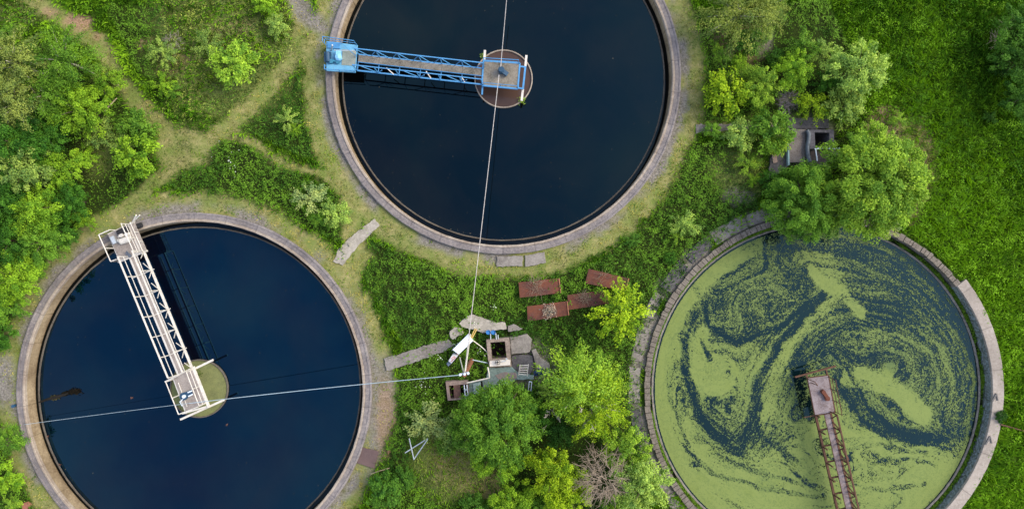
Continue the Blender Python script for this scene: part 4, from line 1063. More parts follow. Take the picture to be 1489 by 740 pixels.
ld = thing("ladder", "short white metal ladder lying against the dark sunken slab", "ladder", P(*Z5(645, 440), 0.3))
A0, A1, B0, B1 = P(*Z5(622, 396), .62), P(*Z5(610, 482), .34), P(*Z5(682, 392), .62), P(*Z5(672, 490), .34)
MB().bar(A0, A1, 0.045, 0.08).build("side_rail", M['white'], ld); MB().bar(B0, B1, 0.045, 0.08).build("side_rail", M['white'], ld)
for i in range(6):
    s = 0.06 + i * 0.175
    MB().bar(A0.lerp(A1, s), B0.lerp(B1, s), 0.05, 0.03).build("rung", M['white'], ld)
st_ = thing("steel_bracket", "small pale steel bracket by the trees below the ladder", "bracket", P(*Z5(692, 550), 0.2))
m_ = MB(); m_.bar(P(*Z5(688, 515), .6), P(*Z5(682, 580), .4), 0.05); m_.bar(P(*Z5(706, 518), .6), P(*Z5(700, 582), .4), 0.05); m_.bar(P(*Z5(688, 515), .6), P(*Z5(706, 518), .6), 0.05); m_.build("frame", M['sheetwhite'], st_)
# tarpaulin: a crumpled sheet
n_ = 16; vs = []; q = z5((728, 428), (836, 420), (838, 470), (722, 468))
for j in range(n_ + 1):
    for i in range(n_ + 1):
        u_, v_ = i / n_, j / n_
        px = (q[0][0] * (1 - u_) + q[1][0] * u_) * (1 - v_) + (q[3][0] * (1 - u_) + q[2][0] * u_) * v_
        py = (q[0][1] * (1 - u_) + q[1][1] * u_) * (1 - v_) + (q[3][1] * (1 - u_) + q[2][1] * u_) * v_
        vs.append(P(px + random.uniform(-.4, .4) + 0.8 * math.sin(9 * v_ + 3 * u_), py + random.uniform(-.4, .4) + 0.8 * math.sin(11 * u_), 0.40 + random.uniform(0, 0.12)))
o = MB().add(vs, [(j * (n_ + 1) + i, j * (n_ + 1) + i + 1, (j + 1) * (n_ + 1) + i + 1, (j + 1) * (n_ + 1) + i) for j in range(n_) for i in range(n_)]).build("tarpaulin", M['tarp'], None, P(*Z5(780, 445), 0.4))
tag(o, "crumpled dark blue tarpaulin at the right end of the slabs", "tarpaulin")

cb = thing("electrical_cabinet", "white metal electrical cabinet with red marks leaning beside the pole", "cabinet", P(*Z5(210, 270), 0))
def quad_box(name, pts, z0, z1, mat, root):
    return MB().prism([tuple(P(*Z5(x, y), z1))[:2] for x, y in pts], z0, z1, 0.015).build(name, mat, root)
quad_box("body", ((140, 288), (247, 182), (283, 226), (182, 322)), 0.1, 1.05, M['sheetwhite'], cb)
quad_box("roof", ((137, 288), (247, 178), (268, 205), (163, 308)), 1.053, 1.13, M['sheetwhite'], cb)
quad_box("front_panel", ((108, 368), (140, 318), (178, 328), (130, 388)), 0.1, 0.80, m_plain("off_white_panel", (0.50, 0.50, 0.50), .5, .4), cb)
quad_box("base_plate", ((95, 388), (110, 370), (128, 388), (108, 408)), 0.1, 0.62, m_plain("blue_grey_base", (0.12, 0.16, 0.22), .5, .4), cb)
m_ = MB()
for a_, b_ in (((128, 352), (150, 335)), ((136, 360), (160, 344)), ((150, 335), (160, 344)), ((126, 372), (140, 362)), ((166, 318), (176, 322))):
    m_.bar(P(*Z5(*a_), .81), P(*Z5(*b_), .81), 0.035, 0.01)
m_.build("red_marking", M['red'], cb)
for q in ((268, 212), (275, 222), (284, 205)):
    pass
for (a_, b_, lab) in (((262, 215), (300, 135), "left one of two yellow steel pipes at the top end of the white cabinet"), ((278, 205), (312, 140), "right one of two yellow steel pipes at the top end of the white cabinet")):
    o = MB().tube([P(*Z5(*a_), .5), P(*Z5(*b_), .42)], 0.04, 8).build("steel_pipe", m_plain("ochre_paint", (0.45, 0.31, 0.09), .6, .3), None, P(*Z5(*a_), .5)); tag(o, lab, "pipe", "yellow pipes by the cabinet")
o = MB().tube([P(*Z5(285, 222), .6), P(*Z5(340, 262), .5), P(*Z5(388, 306), .35), P(*Z5(394, 330), .3)], 0.03, 8).build("steel_pipe", M['white'], None, P(*Z5(285, 222), .6)); tag(o, "thin white pipe running from the cabinet to the square pit", "pipe")
for (x, y, lab) in ((394, 162, "left one of two blue buckets on poles above the square pit"), (431, 163, "right one of two blue buckets on poles above the square pit")):
    bk = thing("bucket", lab, "bucket", P(*Z5(x, y), 0.3), "blue buckets above the pit")
    c_ = P(*Z5(x, y), .6)
    MB().lathe((c_.x, c_.y, 0), [(0.12, 0.32), (0.15, 0.62), (0.135, 0.62), (0.11, 0.34)], 18).build("body", M['bluebright'], bk)
    MB().disc((c_.x, c_.y), 0.13, 0.55, 18).build("lid", M['bluebright'], bk)
for (a_, b_, lab) in (((410, 150), (412, 215), "leftmost of three steel posts standing behind the square pit"), ((448, 170), (452, 214), "middle of three steel posts standing behind the square pit"), ((464, 182), (466, 212), "rightmost of three steel posts standing behind the square pit")):
    o = MB().tube([P(*Z5(*a_), .5), P(*Z5(*b_), .6)], 0.03, 8).build("steel_post", M['galv'], None, P(*Z5(*b_), .6)); tag(o, lab, "post", "posts behind the square pit")

# ------------------------------------------------------------------ rust plates in the weeds
def rust_plate(pts, z, label, bend=0.06):
    q = [P(*Z8(x, y), z) for x, y in pts]
    n_, m_n = 12, 4; vs = []
    for side in (0, 1):
        for j in range(m_n + 1):
            for i in range(n_ + 1):
                u_, v_ = i / n_, j / m_n
                p_ = q[0].lerp(q[1], u_).lerp(q[3].lerp(q[2], u_), v_)
                vs.append(p_ + Vector((0, 0, bend * math.sin(u_ * 5.2) + 0.02 * math.sin(v_ * 3 + u_ * 7) - side * 0.012)))
    w_ = n_ + 1; b0 = w_ * (m_n + 1); fs = []
    for j in range(m_n):
        for i in range(n_):
            a = j * w_ + i
            fs.append((a + w_, a + w_ + 1, a + 1, a)); fs.append((b0 + a, b0 + a + 1, b0 + a + w_ + 1, b0 + a + w_))
    for i in range(n_):
        fs.append((i, i + 1, b0 + i + 1, b0 + i)); k_ = m_n * w_ + i; fs.append((b0 + k_, b0 + k_ + 1, k_ + 1, k_))
    for j in range(m_n):
        a = j * w_; fs.append((b0 + a, b0 + a + w_, a + w_, a)); a = j * w_ + n_; fs.append((a, a + w_, b0 + a + w_, b0 + a))
    root = thing("steel_plate", label, "steel plate", (q[0] + q[1] + q[2] + q[3]) / 4, "rusty plates lying in the weeds")
    MB().add(vs, fs).build("sheet", M['rustplate'], root)
    m_ = MB(); m_.bar(q[1] + Vector((0, 0, 0.03 + bend * math.sin(5.2))), q[2] + Vector((0, 0, 0.03 + bend * math.sin(5.2))), 0.06, 0.09)
    m_.build("flange", m_rust("orange_rust", (0.30, 0.12, 0.06), (0.34, 0.15, 0.08), (0.25, 0.12, 0.08)), root)
    return root
rust_plate([(80, 230), (415, 198), (430, 318), (90, 357)], 0.40, "rusty plate just below the slabs by the top tank, strewn with dry twigs")
rust_plate([(660, 118), (992, 198), (966, 302), (630, 238)], 0.40, "rusty plate farthest to the right, tilted and above the yellow green tree")
rust_plate([(150, 428), (482, 386), (495, 503), (155, 552)], 0.40, "rusty plate lowest on the left with a pale dry clump on its lower edge")
rust_plate([(484, 335), (800, 296), (820, 408), (494, 458)], 0.36, "rusty plate partly hidden under the yellow green tree")
o = slab("steel_plate", [(522, 649), (551, 656), (544, 681), (519, 673)], 0.12, m_rust("brown_sheet", (0.105, 0.070, 0.066), (0.13, 0.085, 0.078), (0.12, 0.085, 0.078)), "dull brown square sheet lying by the right rim of the white bridge tank", "steel plate", 0.06, None, False)
o = MB().tube([P(539, 689, .1), P(552, 684, .14), P(567, 680, .12)], [0.035, 0.04, 0.03], 6).build("dry_stick", M['stick'], None, P(552, 684, 0.1)); tag(o, "pale dry stick lying below the dull brown square sheet", "stick")

def twig_tangle(name, px, py, rpx, n, z0, z1, label, cat, mat, rt=0.014):
    # thin twigs fanning out of a dome, each forking twice
    rj = random.Random(px * 3 + py); m_ = MB(); c0 = P(px, py, z1 * 0.6); c0 = Vector((c0.x, c0.y, 0)); r_ = rpx * S
    m_.tube([c0 + Vector((0, 0, -.1)), c0 + Vector((0.05, 0, z0))], [rt * 3.5, rt * 2.4], 6)
    for i in range(n):
        a = rj.uniform(0, 6.28); q = math.sqrt(rj.random()) * 0.75; up = (1 - q * q) * (z1 - z0)
        s = c0 + Vector((r_ * q * math.cos(a), r_ * q * math.sin(a), z0 + up * rj.uniform(0.4, 1.0)))
        b_ = a + rj.gauss(0, 0.9); L_ = r_ * rj.uniform(0.3, 0.75)
        pts = [s]; 
        for k_ in range(3):
            b_ += rj.gauss(0, 0.35); pts.append(pts[-1] + Vector((math.cos(b_), math.sin(b_), rj.uniform(-0.15, 0.3))) * L_ / 3)
        m_.tube(pts, [rt * rj.uniform(0.7, 1.4), rt, rt * 0.7, rt * 0.3], 5)
        for j in range(3):
            o_ = pts[rj.randint(0, 2)]; b2 = b_ + rj.choice((-1, 1)) * rj.uniform(0.4, 1.0); l2 = L_ * rj.uniform(0.25, 0.5)
            m_.tube([o_, o_ + Vector((math.cos(b2), math.sin(b2), 0.2)) * l2], [rt * 0.6, rt * 0.25], 4)
    o = m_.build(name, mat, None, c0); tag(o, label, cat); return o

def dry_twigs(name, px, py, rpx, n, z, label, mat, cat="dry twigs", lift=0.15, rt=0.012):
    c_ = P(px, py, z); m_ = MB()
    for i in range(n):
        a = random.uniform(0, 6.28); q = rpx * S * math.sqrt(random.random()) * 0.6
        s = c_ + Vector((q * math.cos(a), q * math.sin(a), random.uniform(0, lift * 0.4)))
        b2 = random.uniform(0, 6.28); L_ = rpx * S * random.uniform(0.4, 1.0)
        e = s + Vector((L_ * math.cos(b2), L_ * math.sin(b2), random.uniform(-0.05, lift)))
        mid = (s + e) / 2 + Vector((random.uniform(-.05, .05), random.uniform(-.05, .05), 0.03))
        m_.tube([s, mid, e], [rt, rt * 0.8, rt * 0.4], 5)
    o = m_.build(name, mat, None, c_); tag(o, label, cat); return o
dry_twigs("dry_twigs", 780, 417, 18, 70, 0.48, "loose dry grey twigs on the rusty plate below the top tank slabs", M['twig'], rt=0.007)
dry_twigs("dry_twigs", 876, 403, 14, 18, 0.48, "few dry twigs on the tilted rusty plate at the right", M['twig'], rt=0.008)
dry_twigs("dry_twigs", 850, 433, 12, 80, 0.45, "pale grey twig pile on the plate half under the yellow green tree", M['twig'], rt=0.007)
tuft("dry_clump", P(799, 452, .46), 0.22, 260, (0.30, 0.26, 0.20), "pale dry grass clump on the lowest left rusty plate", "dry grass")

# ------------------------------------------------------------------ bent frame, floating branch, odds and ends
fr = thing("metal_frame", "fallen grey steel trestle frame in the weeds by the silvery shrub", "frame", P(606, 652, 0.3))
for a_, b_ in (((589, 658), (622, 637)), ((595, 637), (602, 668)), ((602, 667), (622, 638))):
    MB().tube([P(*a_, .55), P(*b_, .75)], 0.035, 8).build("leg", M['galv'], fr)
m_ = MB(); z_ = -0.635
ln = [(56, 585), (70, 580), (82, 577), (92, 574), (100, 571)]
m_.tube([P(x, y, z_) for x, y in ln], [0.06, 0.09, 0.12, 0.09, 0.07], 8); fb = m_.build("floating_branch", m_plain("sodden_wood", (0.009, 0.007, 0.004), .7, .3, .5), None, P(82, 577, z_)); tag(fb, "dark sodden branch with weed clumps floating at the left of the navy water", "branch")
for (x, y, r_, c_) in ((80, 578, 0.13, (0.05, 0.05, 0.022)), (96, 572, 0.10, (0.008, 0.007, 0.003)), (110, 569, 0.17, (0.010, 0.008, 0.004)), (104, 570, 0.12, (0.008, 0.007, 0.004))):
    cs = np.array([tuple(P(x, y, -0.62) + Vector((random.gauss(0, r_), random.gauss(0, r_ * 0.55), random.uniform(0, .05)))) for i in range(130)])
    nr = rng.normal(size=cs.shape) * 0.25; nr[:, 2] = 1; nr /= np.linalg.norm(nr, axis=1, keepdims=True)
    v, f = rhombi(cs, nr, rng.uniform(0.08, 0.16, len(cs)), rng.uniform(0.05, 0.1, len(cs)), rng)
    o = bpy.data.objects.new("weed_clump", np_mesh("weed_clump", v - np.array(BASE[fb.name]), f, M['leaf'], {'tint': ('FACE', rng.random(len(cs)))}))
    o.color = (*c_, 1); COL.objects.link(o); o.parent = fb
for (x, y, lab) in ((69, 634, "brown leaf clump floating at the left rim below the thin cable"), (87, 675, "brown leaf clump floating lowest along the left rim of the navy tank"), (330, 617, "lone reddish leaf floating just below the inlet ring of the navy tank"), (192, 578, "lone dull leaf floating between the dark branch and the white bridge")):
    tuft("floating_leaf", P(x, y, -.64), 0.035, 9, (0.19, 0.10, 0.07), lab, "leaf")
# red brick scraps
o = slab("brick_scrap", [(31, 732), (40, 729), (45, 735), (38, 742), (32, 740)], 0.12, m_rust("brick", (0.24, 0.09, 0.055), (0.30, 0.12, 0.08), (0.2, 0.1, 0.07)), "reddish scrap lying beside the lower left tank rim at the bottom edge", "brick")
o = slab("brick_scrap", [(562, 656), (567, 654), (568, 658), (564, 660)], 0.14, m_rust("brick_b", (0.24, 0.1, 0.075), (0.30, 0.14, 0.1), (0.2, 0.1, 0.07)), "small red scrap at the weeds' edge right of the dull brown sheet", "brick")
o = MB().cyl(P(23, 589, 0), 0.1, -0.05, 0.3, 10).build("marker_stub", M['bluedark'], None, P(23, 589, 0)); tag(o, "small dark stub post against the left outer rim of the navy tank", "post")
# rods on the walkway of the duckweed tank
for a_, b_, lab in (((1443, 583), (1449, 572), "upper one of two dark rods lying on the pale curved walkway"), ((1433, 646), (1440, 634), "lower one of two dark rods lying on the pale curved walkway")):
    o = MB().bar(P(*a_, .31), P(*b_, .31), 0.10, 0.05).bar(P(*b_, .31), P(b_[0] + 2, b_[1] + 10, .31), 0.06, 0.04).build("steel_rod", m_plain("dark_steel", (0.10, 0.095, 0.09), .7, .3), None, P(*a_, .31)); tag(o, lab, "rod", "rods on the walkway")
o = MB().tube([P(1455, 617, .3), P(1470, 621, .25), P(1495, 628, .2)], [0.05, 0.045, 0.04], 6).build("rusty_pipe", M['rusty'], None, P(1455, 617, .3)); tag(o, "thin rusty pipe lying in the grass outside the curved walkway", "pipe")
o = MB().tube([P(171, 117, .6), P(172, 128, .7)], 0.06, 6).build("fallen_log", M['stick'], None, P(171, 122, 0.6)); tag(o, "short grey log stub at the right end of the left thicket", "log")
o = MB().tube([P(170, 143, .6), P(161, 152, .6), P(151, 163, .5)], [0.03, 0.05, 0.04], 6).build("fallen_log", M['stick'], None, P(161, 152, 0.6)); tag(o, "longer thin grey log lying between the left thicket trees", "log")

# ------------------------------------------------------------------ sluice pit in the trees
sp = thing("sluice_pit", "old concrete sluice pit with a black square opening among the right hand trees", "pit", P(1195, 203, 0))
z7 = lambda *p: [Z7(x, y) for x, y in p]
ring_quad(z7((443, 334), (640, 334), (642, 482), (444, 492)), z7((482, 356), (604, 360), (600, 478), (486, 476)), -0.2, 0.6, -2.2, m_concrete("dark_pit_wall", (0.105, 0.10, 0.11), (0.055, 0.052, 0.06), 0.05), "wall", sp)
MB().prism([tuple(P(*Z7(x, y), -2.0))[:2] for x, y in ((440, 340), (640, 340), (640, 500), (440, 500))], -2.2, -2.0).build("floor", M['pit'], sp)
MB().prism([tuple(P(*Z7(x, y), .3))[:2] for x, y in ((446, 496), (690, 486), (688, 640), (450, 640))], -0.1, 0.30, 0.01).build("apron", m_concrete("brown_apron", (0.13, 0.10, 0.085), (0.065, 0.05, 0.045), 0.1), sp)
m_ = MB(); m_.tube([P(*Z7(x, y), .55) for x, y in ((418, 338), (432, 370), (430, 420), (420, 480), (424, 540), (440, 600))], 0.13, 12); m_.build("curved_pipe", m_plain("slate_pipe", (0.075, 0.095, 0.115), .6, .4, .3), sp)
MB().prism([tuple(P(*Z7(x, y), .35))[:2] for x, y in ((268, 332), (408, 330), (404, 600), (272, 606))], -0.1, 0.35, 0.02).build("roof_slab", m_concrete("mottled_roof", (0.17, 0.15, 0.135), (0.085, 0.065, 0.06), 0.1, 2.4, (0.26, 0.25, 0.23)), sp)
MB().prism([tuple(P(*Z7(x, y), .42))[:2] for x, y in ((256, 400), (268, 398), (276, 625), (262, 630))], -0.1, 0.42, 0.01).build("edge_wall", m_plain("cyan_edge", (0.21, 0.32, 0.33), .8, .2, .2), sp)
m_ = MB(); hz = .95
for a_, b_ in (((482, 494), (555, 488)), ((490, 500), (503, 592)), ((578, 486), (610, 492)), ((612, 492), (690, 490))):
    m_.tube([P(*Z7(*a_), hz), P(*Z7(*b_), hz)], 0.04, 8)
for q in ((486, 497), (555, 488), (503, 592), (690, 490)):
    m_.tube([P(*Z7(*q), .3), P(*Z7(*q), hz)], 0.03, 6)
m_.tube([P(*Z7(690, 490), hz), P(*Z7(690, 600), hz)], 0.025, 6); m_.build("railing", M['sheetwhite'], sp)
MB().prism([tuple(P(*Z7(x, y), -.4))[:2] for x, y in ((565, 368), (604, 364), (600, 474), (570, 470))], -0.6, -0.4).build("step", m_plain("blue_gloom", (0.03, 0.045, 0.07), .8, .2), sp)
slab("concrete_slab", z7((240, 255), (330, 240), (480, 232), (600, 245), (602, 322), (440, 328), (260, 328)), 0.25, M['slabdark'], "dark grey slab along the top side of the sluice pit")
slab("concrete_slab", z7((120, 560), (200, 500), (258, 500), (260, 640), (150, 720), (90, 740)), 0.16, M['slabdark'], "dark grey slab left of the sluice pit, partly under leaves")
slab("concrete_slab", z7((130, 540), (170, 530), (178, 600), (140, 612)), 0.24, m_concrete("pinkish", (0.30, 0.22, 0.18), (0.2, 0.15, 0.12), 0), "small pinkish stone lying on the dark slab left of the sluice pit")
twig_tangle("dry_branches", 1146, 146, 17, 90, 0.2, 0.9, "grey dry branch heap above the sluice pit among the shrubs", "dry branches", m_plain('grey_twig', (0.17, 0.15, 0.155), .9, .1, .3), 0.012)
twig_tangle("dry_branches", 252, 62, 16, 45, 0.3, 1.0, "grey dead twigs beside the shrubs on the upper left meadow", "dry branches", m_plain('ash_twig', (0.20, 0.17, 0.14), .9, .1, .3), 0.011)
# broken kerb stones round the duckweed tank
def arc_slab(a0, a1, r0, r1, z, mat, label):
    pts = []
    n_ = max(2, int((a1 - a0) / 3))
    for i in range(n_ + 1):
        t_ = R(a0 + (a1 - a0) * i / n_); r_ = r1 + random.uniform(-1.5, 1.5); pts.append((CC[0] + r_ * math.cos(t_), CC[1] - r_ * math.sin(t_)))
    for i in range(n_, -1, -1):
        t_ = R(a0 + (a1 - a0) * i / n_); r_ = r0 + random.uniform(-0.8, 0.8); pts.append((CC[0] + r_ * math.cos(t_), CC[1] - r_ * math.sin(t_)))
    slab("apron_slab", pts, z, mat, label, "slab", -0.15, "apron slabs round the duckweed tank", False)
for a0, a1, r0, r1, lab, mt in ((103, 113, 257.5, 276, "apron slab with the big tree's shade, first below the tree along the duckweed tank", 'slab'), (113.6, 125, 257.5, 279, "wide grey apron slab second from the big tree along the duckweed tank", 'slab'), (126, 135, 259, 276, "mossy apron slab third from the big tree along the duckweed tank", 'slabdark'),
                                (137, 147, 258, 277, "grey apron slab left of the bright yellow green tree's top, by the duckweed tank", 'slabdark'), (149, 157, 262, 278, "apron slab next to the yellow green tree by the duckweed tank", 'slab'), (160, 171, 260, 278, "pale cracked apron slab below the yellow green tree by the duckweed tank", 'slab'),
                                (173, 184, 261, 277, "grey apron slab halfway down the left side of the duckweed tank", 'slab'), (186, 196, 261, 276, "dark apron slab beside the pale yellowish birch and the duckweed tank", 'slabdark'), (204, 212, 261, 274, "apron slab by the pale green bottom tree and the duckweed tank", 'slab'), (215, 222, 260, 276, "bluish grey apron slab at the bottom edge by the duckweed tank", 'slab')):
    arc_slab(a0, a1, r0, r1, random.uniform(0.04, 0.09), M[mt], lab)
# ------------------------------------------------------------------ trees and shrubs
def crown_mesh(name, seed, Rr, K, nl, L, asp=0.5, elong=1.5, zs=0.8, clump=(0.15, 0.25), zmin=-0.35, droop=0.15, lobes=0.3, upw=0.6):
    g = np.random.default_rng(seed)
    d = g.normal(size=(K * 3, 3)); d /= np.linalg.norm(d, axis=1, keepdims=True)
    d = d[d[:, 2] > zmin][:K]; K = len(d)
    lob = np.zeros(K)
    for i in range(6):
        ax = g.normal(size=3); ax /= np.linalg.norm(ax); lob += np.maximum(0, d @ ax) ** 4 * g.uniform(-0.8, 1.2)
    rad = np.clip(0.82 + lobes * lob * 0.5 + g.uniform(-0.16, 0.14, K) * (lobes / 0.3), 0.35, 1.08) * np.where(g.random(K) < 0.25, g.uniform(0.35, 0.8, K), 1)
    cen = d * (rad * Rr)[:, None] * np.array([1, 1, zs])
    rc = Rr * g.uniform(*clump, K)
    q = g.normal(size=(K, nl, 3)); q /= np.linalg.norm(q, axis=2, keepdims=True); q *= (g.random((K, nl, 1)) ** 0.45)
    h = d * np.array([1, 1, 0.35]); h /= np.linalg.norm(h, axis=1, keepdims=True) + 1e-9
    along = (q * h[:, None, :]).sum(2, keepdims=True)
    off = (q + (elong - 1) * along * h[:, None, :]) * rc[:, None, None]
    off[:, :, 2] *= 0.7
    off[:, :, 2] -= (np.clip(along[:, :, 0], 0, 1) ** 2) * rc[:, None] * elong * droop
    p = (cen[:, None, :] + off).reshape(-1, 3)
    nr = np.array([0, 0, upw]) + 0.55 * q + 0.25 * d[:, None, :] + 0.5 * g.normal(size=q.shape)
    nr = nr.reshape(-1, 3); nr /= np.linalg.norm(nr, axis=1, keepdims=True)
    td = np.repeat(h, nl, axis=0) + 0.3 * q.reshape(-1, 3)
    n = len(p)
    Ls = g.uniform(0.7, 1.25, n) * L
    v, f = rhombi(p, nr, Ls, Ls * g.uniform(0.8, 1.2, n) * asp, g, td)
    tint = np.clip(np.repeat(g.uniform(0.05, 0.85, K), nl) + g.normal(size=n) * 0.2, 0, 1)
    return np_mesh(name, v, f, M['leaf'], {'tint': ('FACE', tint)}), cen

def trunk_mesh(name, cen, zc, Rr, seed, mat, nlimb=9, stems=1, thick=0.055):
    """trunk and limbs; the crown centre sits at height zc, mesh origin on the ground"""
    rj = random.Random(seed); m_ = MB()
    fork = zc - 0.35 * Rr
    top = Vector((rj.uniform(-.08, .08) * Rr, rj.uniform(-.08, .08) * Rr, zc + 0.45 * Rr))
    for s_ in range(stems):
        a = 6.28 * s_ / stems
        b_ = Vector((math.cos(a), math.sin(a), 0)) * (0.06 * Rr if stems > 1 else 0)
        m_.tube([b_ + Vector((0, 0, -0.25)), b_ * 1.6 + Vector((0.02 * Rr, 0, fork * 0.5)), b_ * 2.5 + Vector((0, 0.03 * Rr, fork)), top + b_ * 2], [Rr * thick, Rr * thick * 0.8, Rr * thick * 0.62, Rr * 0.012], 8)
    ids = list(range(len(cen))); rj.shuffle(ids)
    for i in ids[:nlimb * 3]:
        e = Vector(cen[i]) + Vector((0, 0, zc))
        s = Vector((0, 0, fork + rj.uniform(-0.15, 0.4) * Rr))
        mid = s.lerp(e, 0.5) + Vector((0, 0, 0.1 * Rr))
        k_ = 1 if ids.index(i) < nlimb else 0.5
        m_.tube([s, mid, e], [Rr * thick * 0.42 * k_, Rr * thick * 0.26 * k_, Rr * 0.006], 6)
    me = bpy.data.meshes.new(name); me.from_pydata([tuple(p) for p in m_.v], [], m_.f); me.update(); me.materials.append(mat)
    for p in me.polygons: p.use_smooth = True
    return me

VAR = {}
def variant(kind, i):
    key = (kind, i)
    if key in VAR: return VAR[key]
    sd = hash_seed(kind) + i * 101
    if kind == 'shrub':      # unit radius 1 m
        me, cen = crown_mesh("crown", sd, 1.0, 46, 62, 0.125, 0.55, 1.7, 0.75, (0.15, 0.27), lobes=0.42); zc, th, st = 0.95, 0.05, 3
        tm = trunk_mesh("trunk", cen, zc, 1.0, sd, M['bark'], 6, 3, 0.035)
        R0 = 1.0
    elif kind == 'spray':    # loose, long sprays with gaps
        me, cen = crown_mesh("crown", sd, 1.0, 30, 70, 0.12, 0.45, 2.6, 0.7, (0.13, 0.22), lobes=0.55, zmin=-0.15, droop=0.25); zc, R0 = 0.9, 1.0
        tm = trunk_mesh("trunk", cen, zc, 1.0, sd, M['bark'], 7, 3, 0.035)
    elif kind == 'tree':     # radius 1.8 m
        me, cen = crown_mesh("crown", sd, 1.8, 84, 110, 0.145, 0.55, 1.6, 0.8, (0.11, 0.23), lobes=0.62); zc, R0 = 2.1, 1.8
        tm = trunk_mesh("trunk", cen, zc, 1.8, sd, M['bark'], 9)
    elif kind == 'feather':  # drooping feathery crown, radius 1.8 m
        me, cen = crown_mesh("crown", sd, 1.8, 66, 140, 0.135, 0.34, 2.5, 0.8, (0.11, 0.2), lobes=0.5, zmin=-0.2, droop=0.5, upw=0.4); zc, R0 = 2.2, 1.8
        tm = trunk_mesh("trunk", cen, zc, 1.8, sd, M['birchbark'], 9)
    elif kind == 'big':      # radius 3.2 m
        me, cen = crown_mesh("crown", sd, 3.2, 260, 165, 0.155, 0.55, 1.45, 0.75, (0.085, 0.16), lobes=0.42); zc, R0 = 3.4, 3.2
        tm = trunk_mesh("trunk", cen, zc, 3.2, sd, M['bark'], 12)
    # the crown mesh origin goes to the ground too
    n = len(me.vertices); co = np.empty(n * 3, np.float32); me.vertices.foreach_get("co", co); co[2::3] += zc; me.vertices.foreach_set("co", co); me.update()
    VAR[key] = (me, tm, R0, zc)
    return VAR[key]
def hash_seed(s): return sum(ord(c) * (i + 3) for i, c in enumerate(s))

HUE = {'dark': (0.046, 0.138, 0.012), 'mid': (0.105, 0.228, 0.020), 'fresh': (0.170, 0.318, 0.018), 'yellow': (0.235, 0.365, 0.014), 'gold': (0.195, 0.310, 0.011),
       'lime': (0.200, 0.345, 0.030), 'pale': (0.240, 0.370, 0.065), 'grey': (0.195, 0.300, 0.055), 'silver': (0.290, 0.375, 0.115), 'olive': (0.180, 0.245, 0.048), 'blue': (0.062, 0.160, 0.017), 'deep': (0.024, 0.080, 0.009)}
NV = {'shrub': 5, 'spray': 4, 'tree': 5, 'feather': 3, 'big': 3}
cnt = [0]
def tree(name, kind, px, py, rpx, hue, label, cat, group=None, tall=1.0, stretch=(1, 1)):
    i = cnt[0]; cnt[0] += 1
    me, tm, R0, zc = variant(kind, i % NV[kind])
    sc = rpx * S / R0 * (0.93 if group == T1 else 1.0)
    z = zc * sc * tall
    p = P(px, py, z)
    root = bpy.data.objects.new(name, None); root.empty_display_size = 0.3
    root.location = (p.x, p.y, -0.02); root.rotation_euler = (0, 0, random.uniform(0, 6.28)); root.scale = (sc * stretch[0], sc * stretch[1], sc * tall)
    COL.objects.link(root); tag(root, label, cat, group)
    h = HUE[hue]; j = random.uniform(0.98, 1.2)
    for nm, m_ in (("crown", me), ("trunk", tm)):
        o = bpy.data.objects.new(nm, m_); o.parent = root; COL.objects.link(o)
        if nm == "crown": o.color = (h[0] * j, h[1] * j, h[2] * j, 1)
    return root

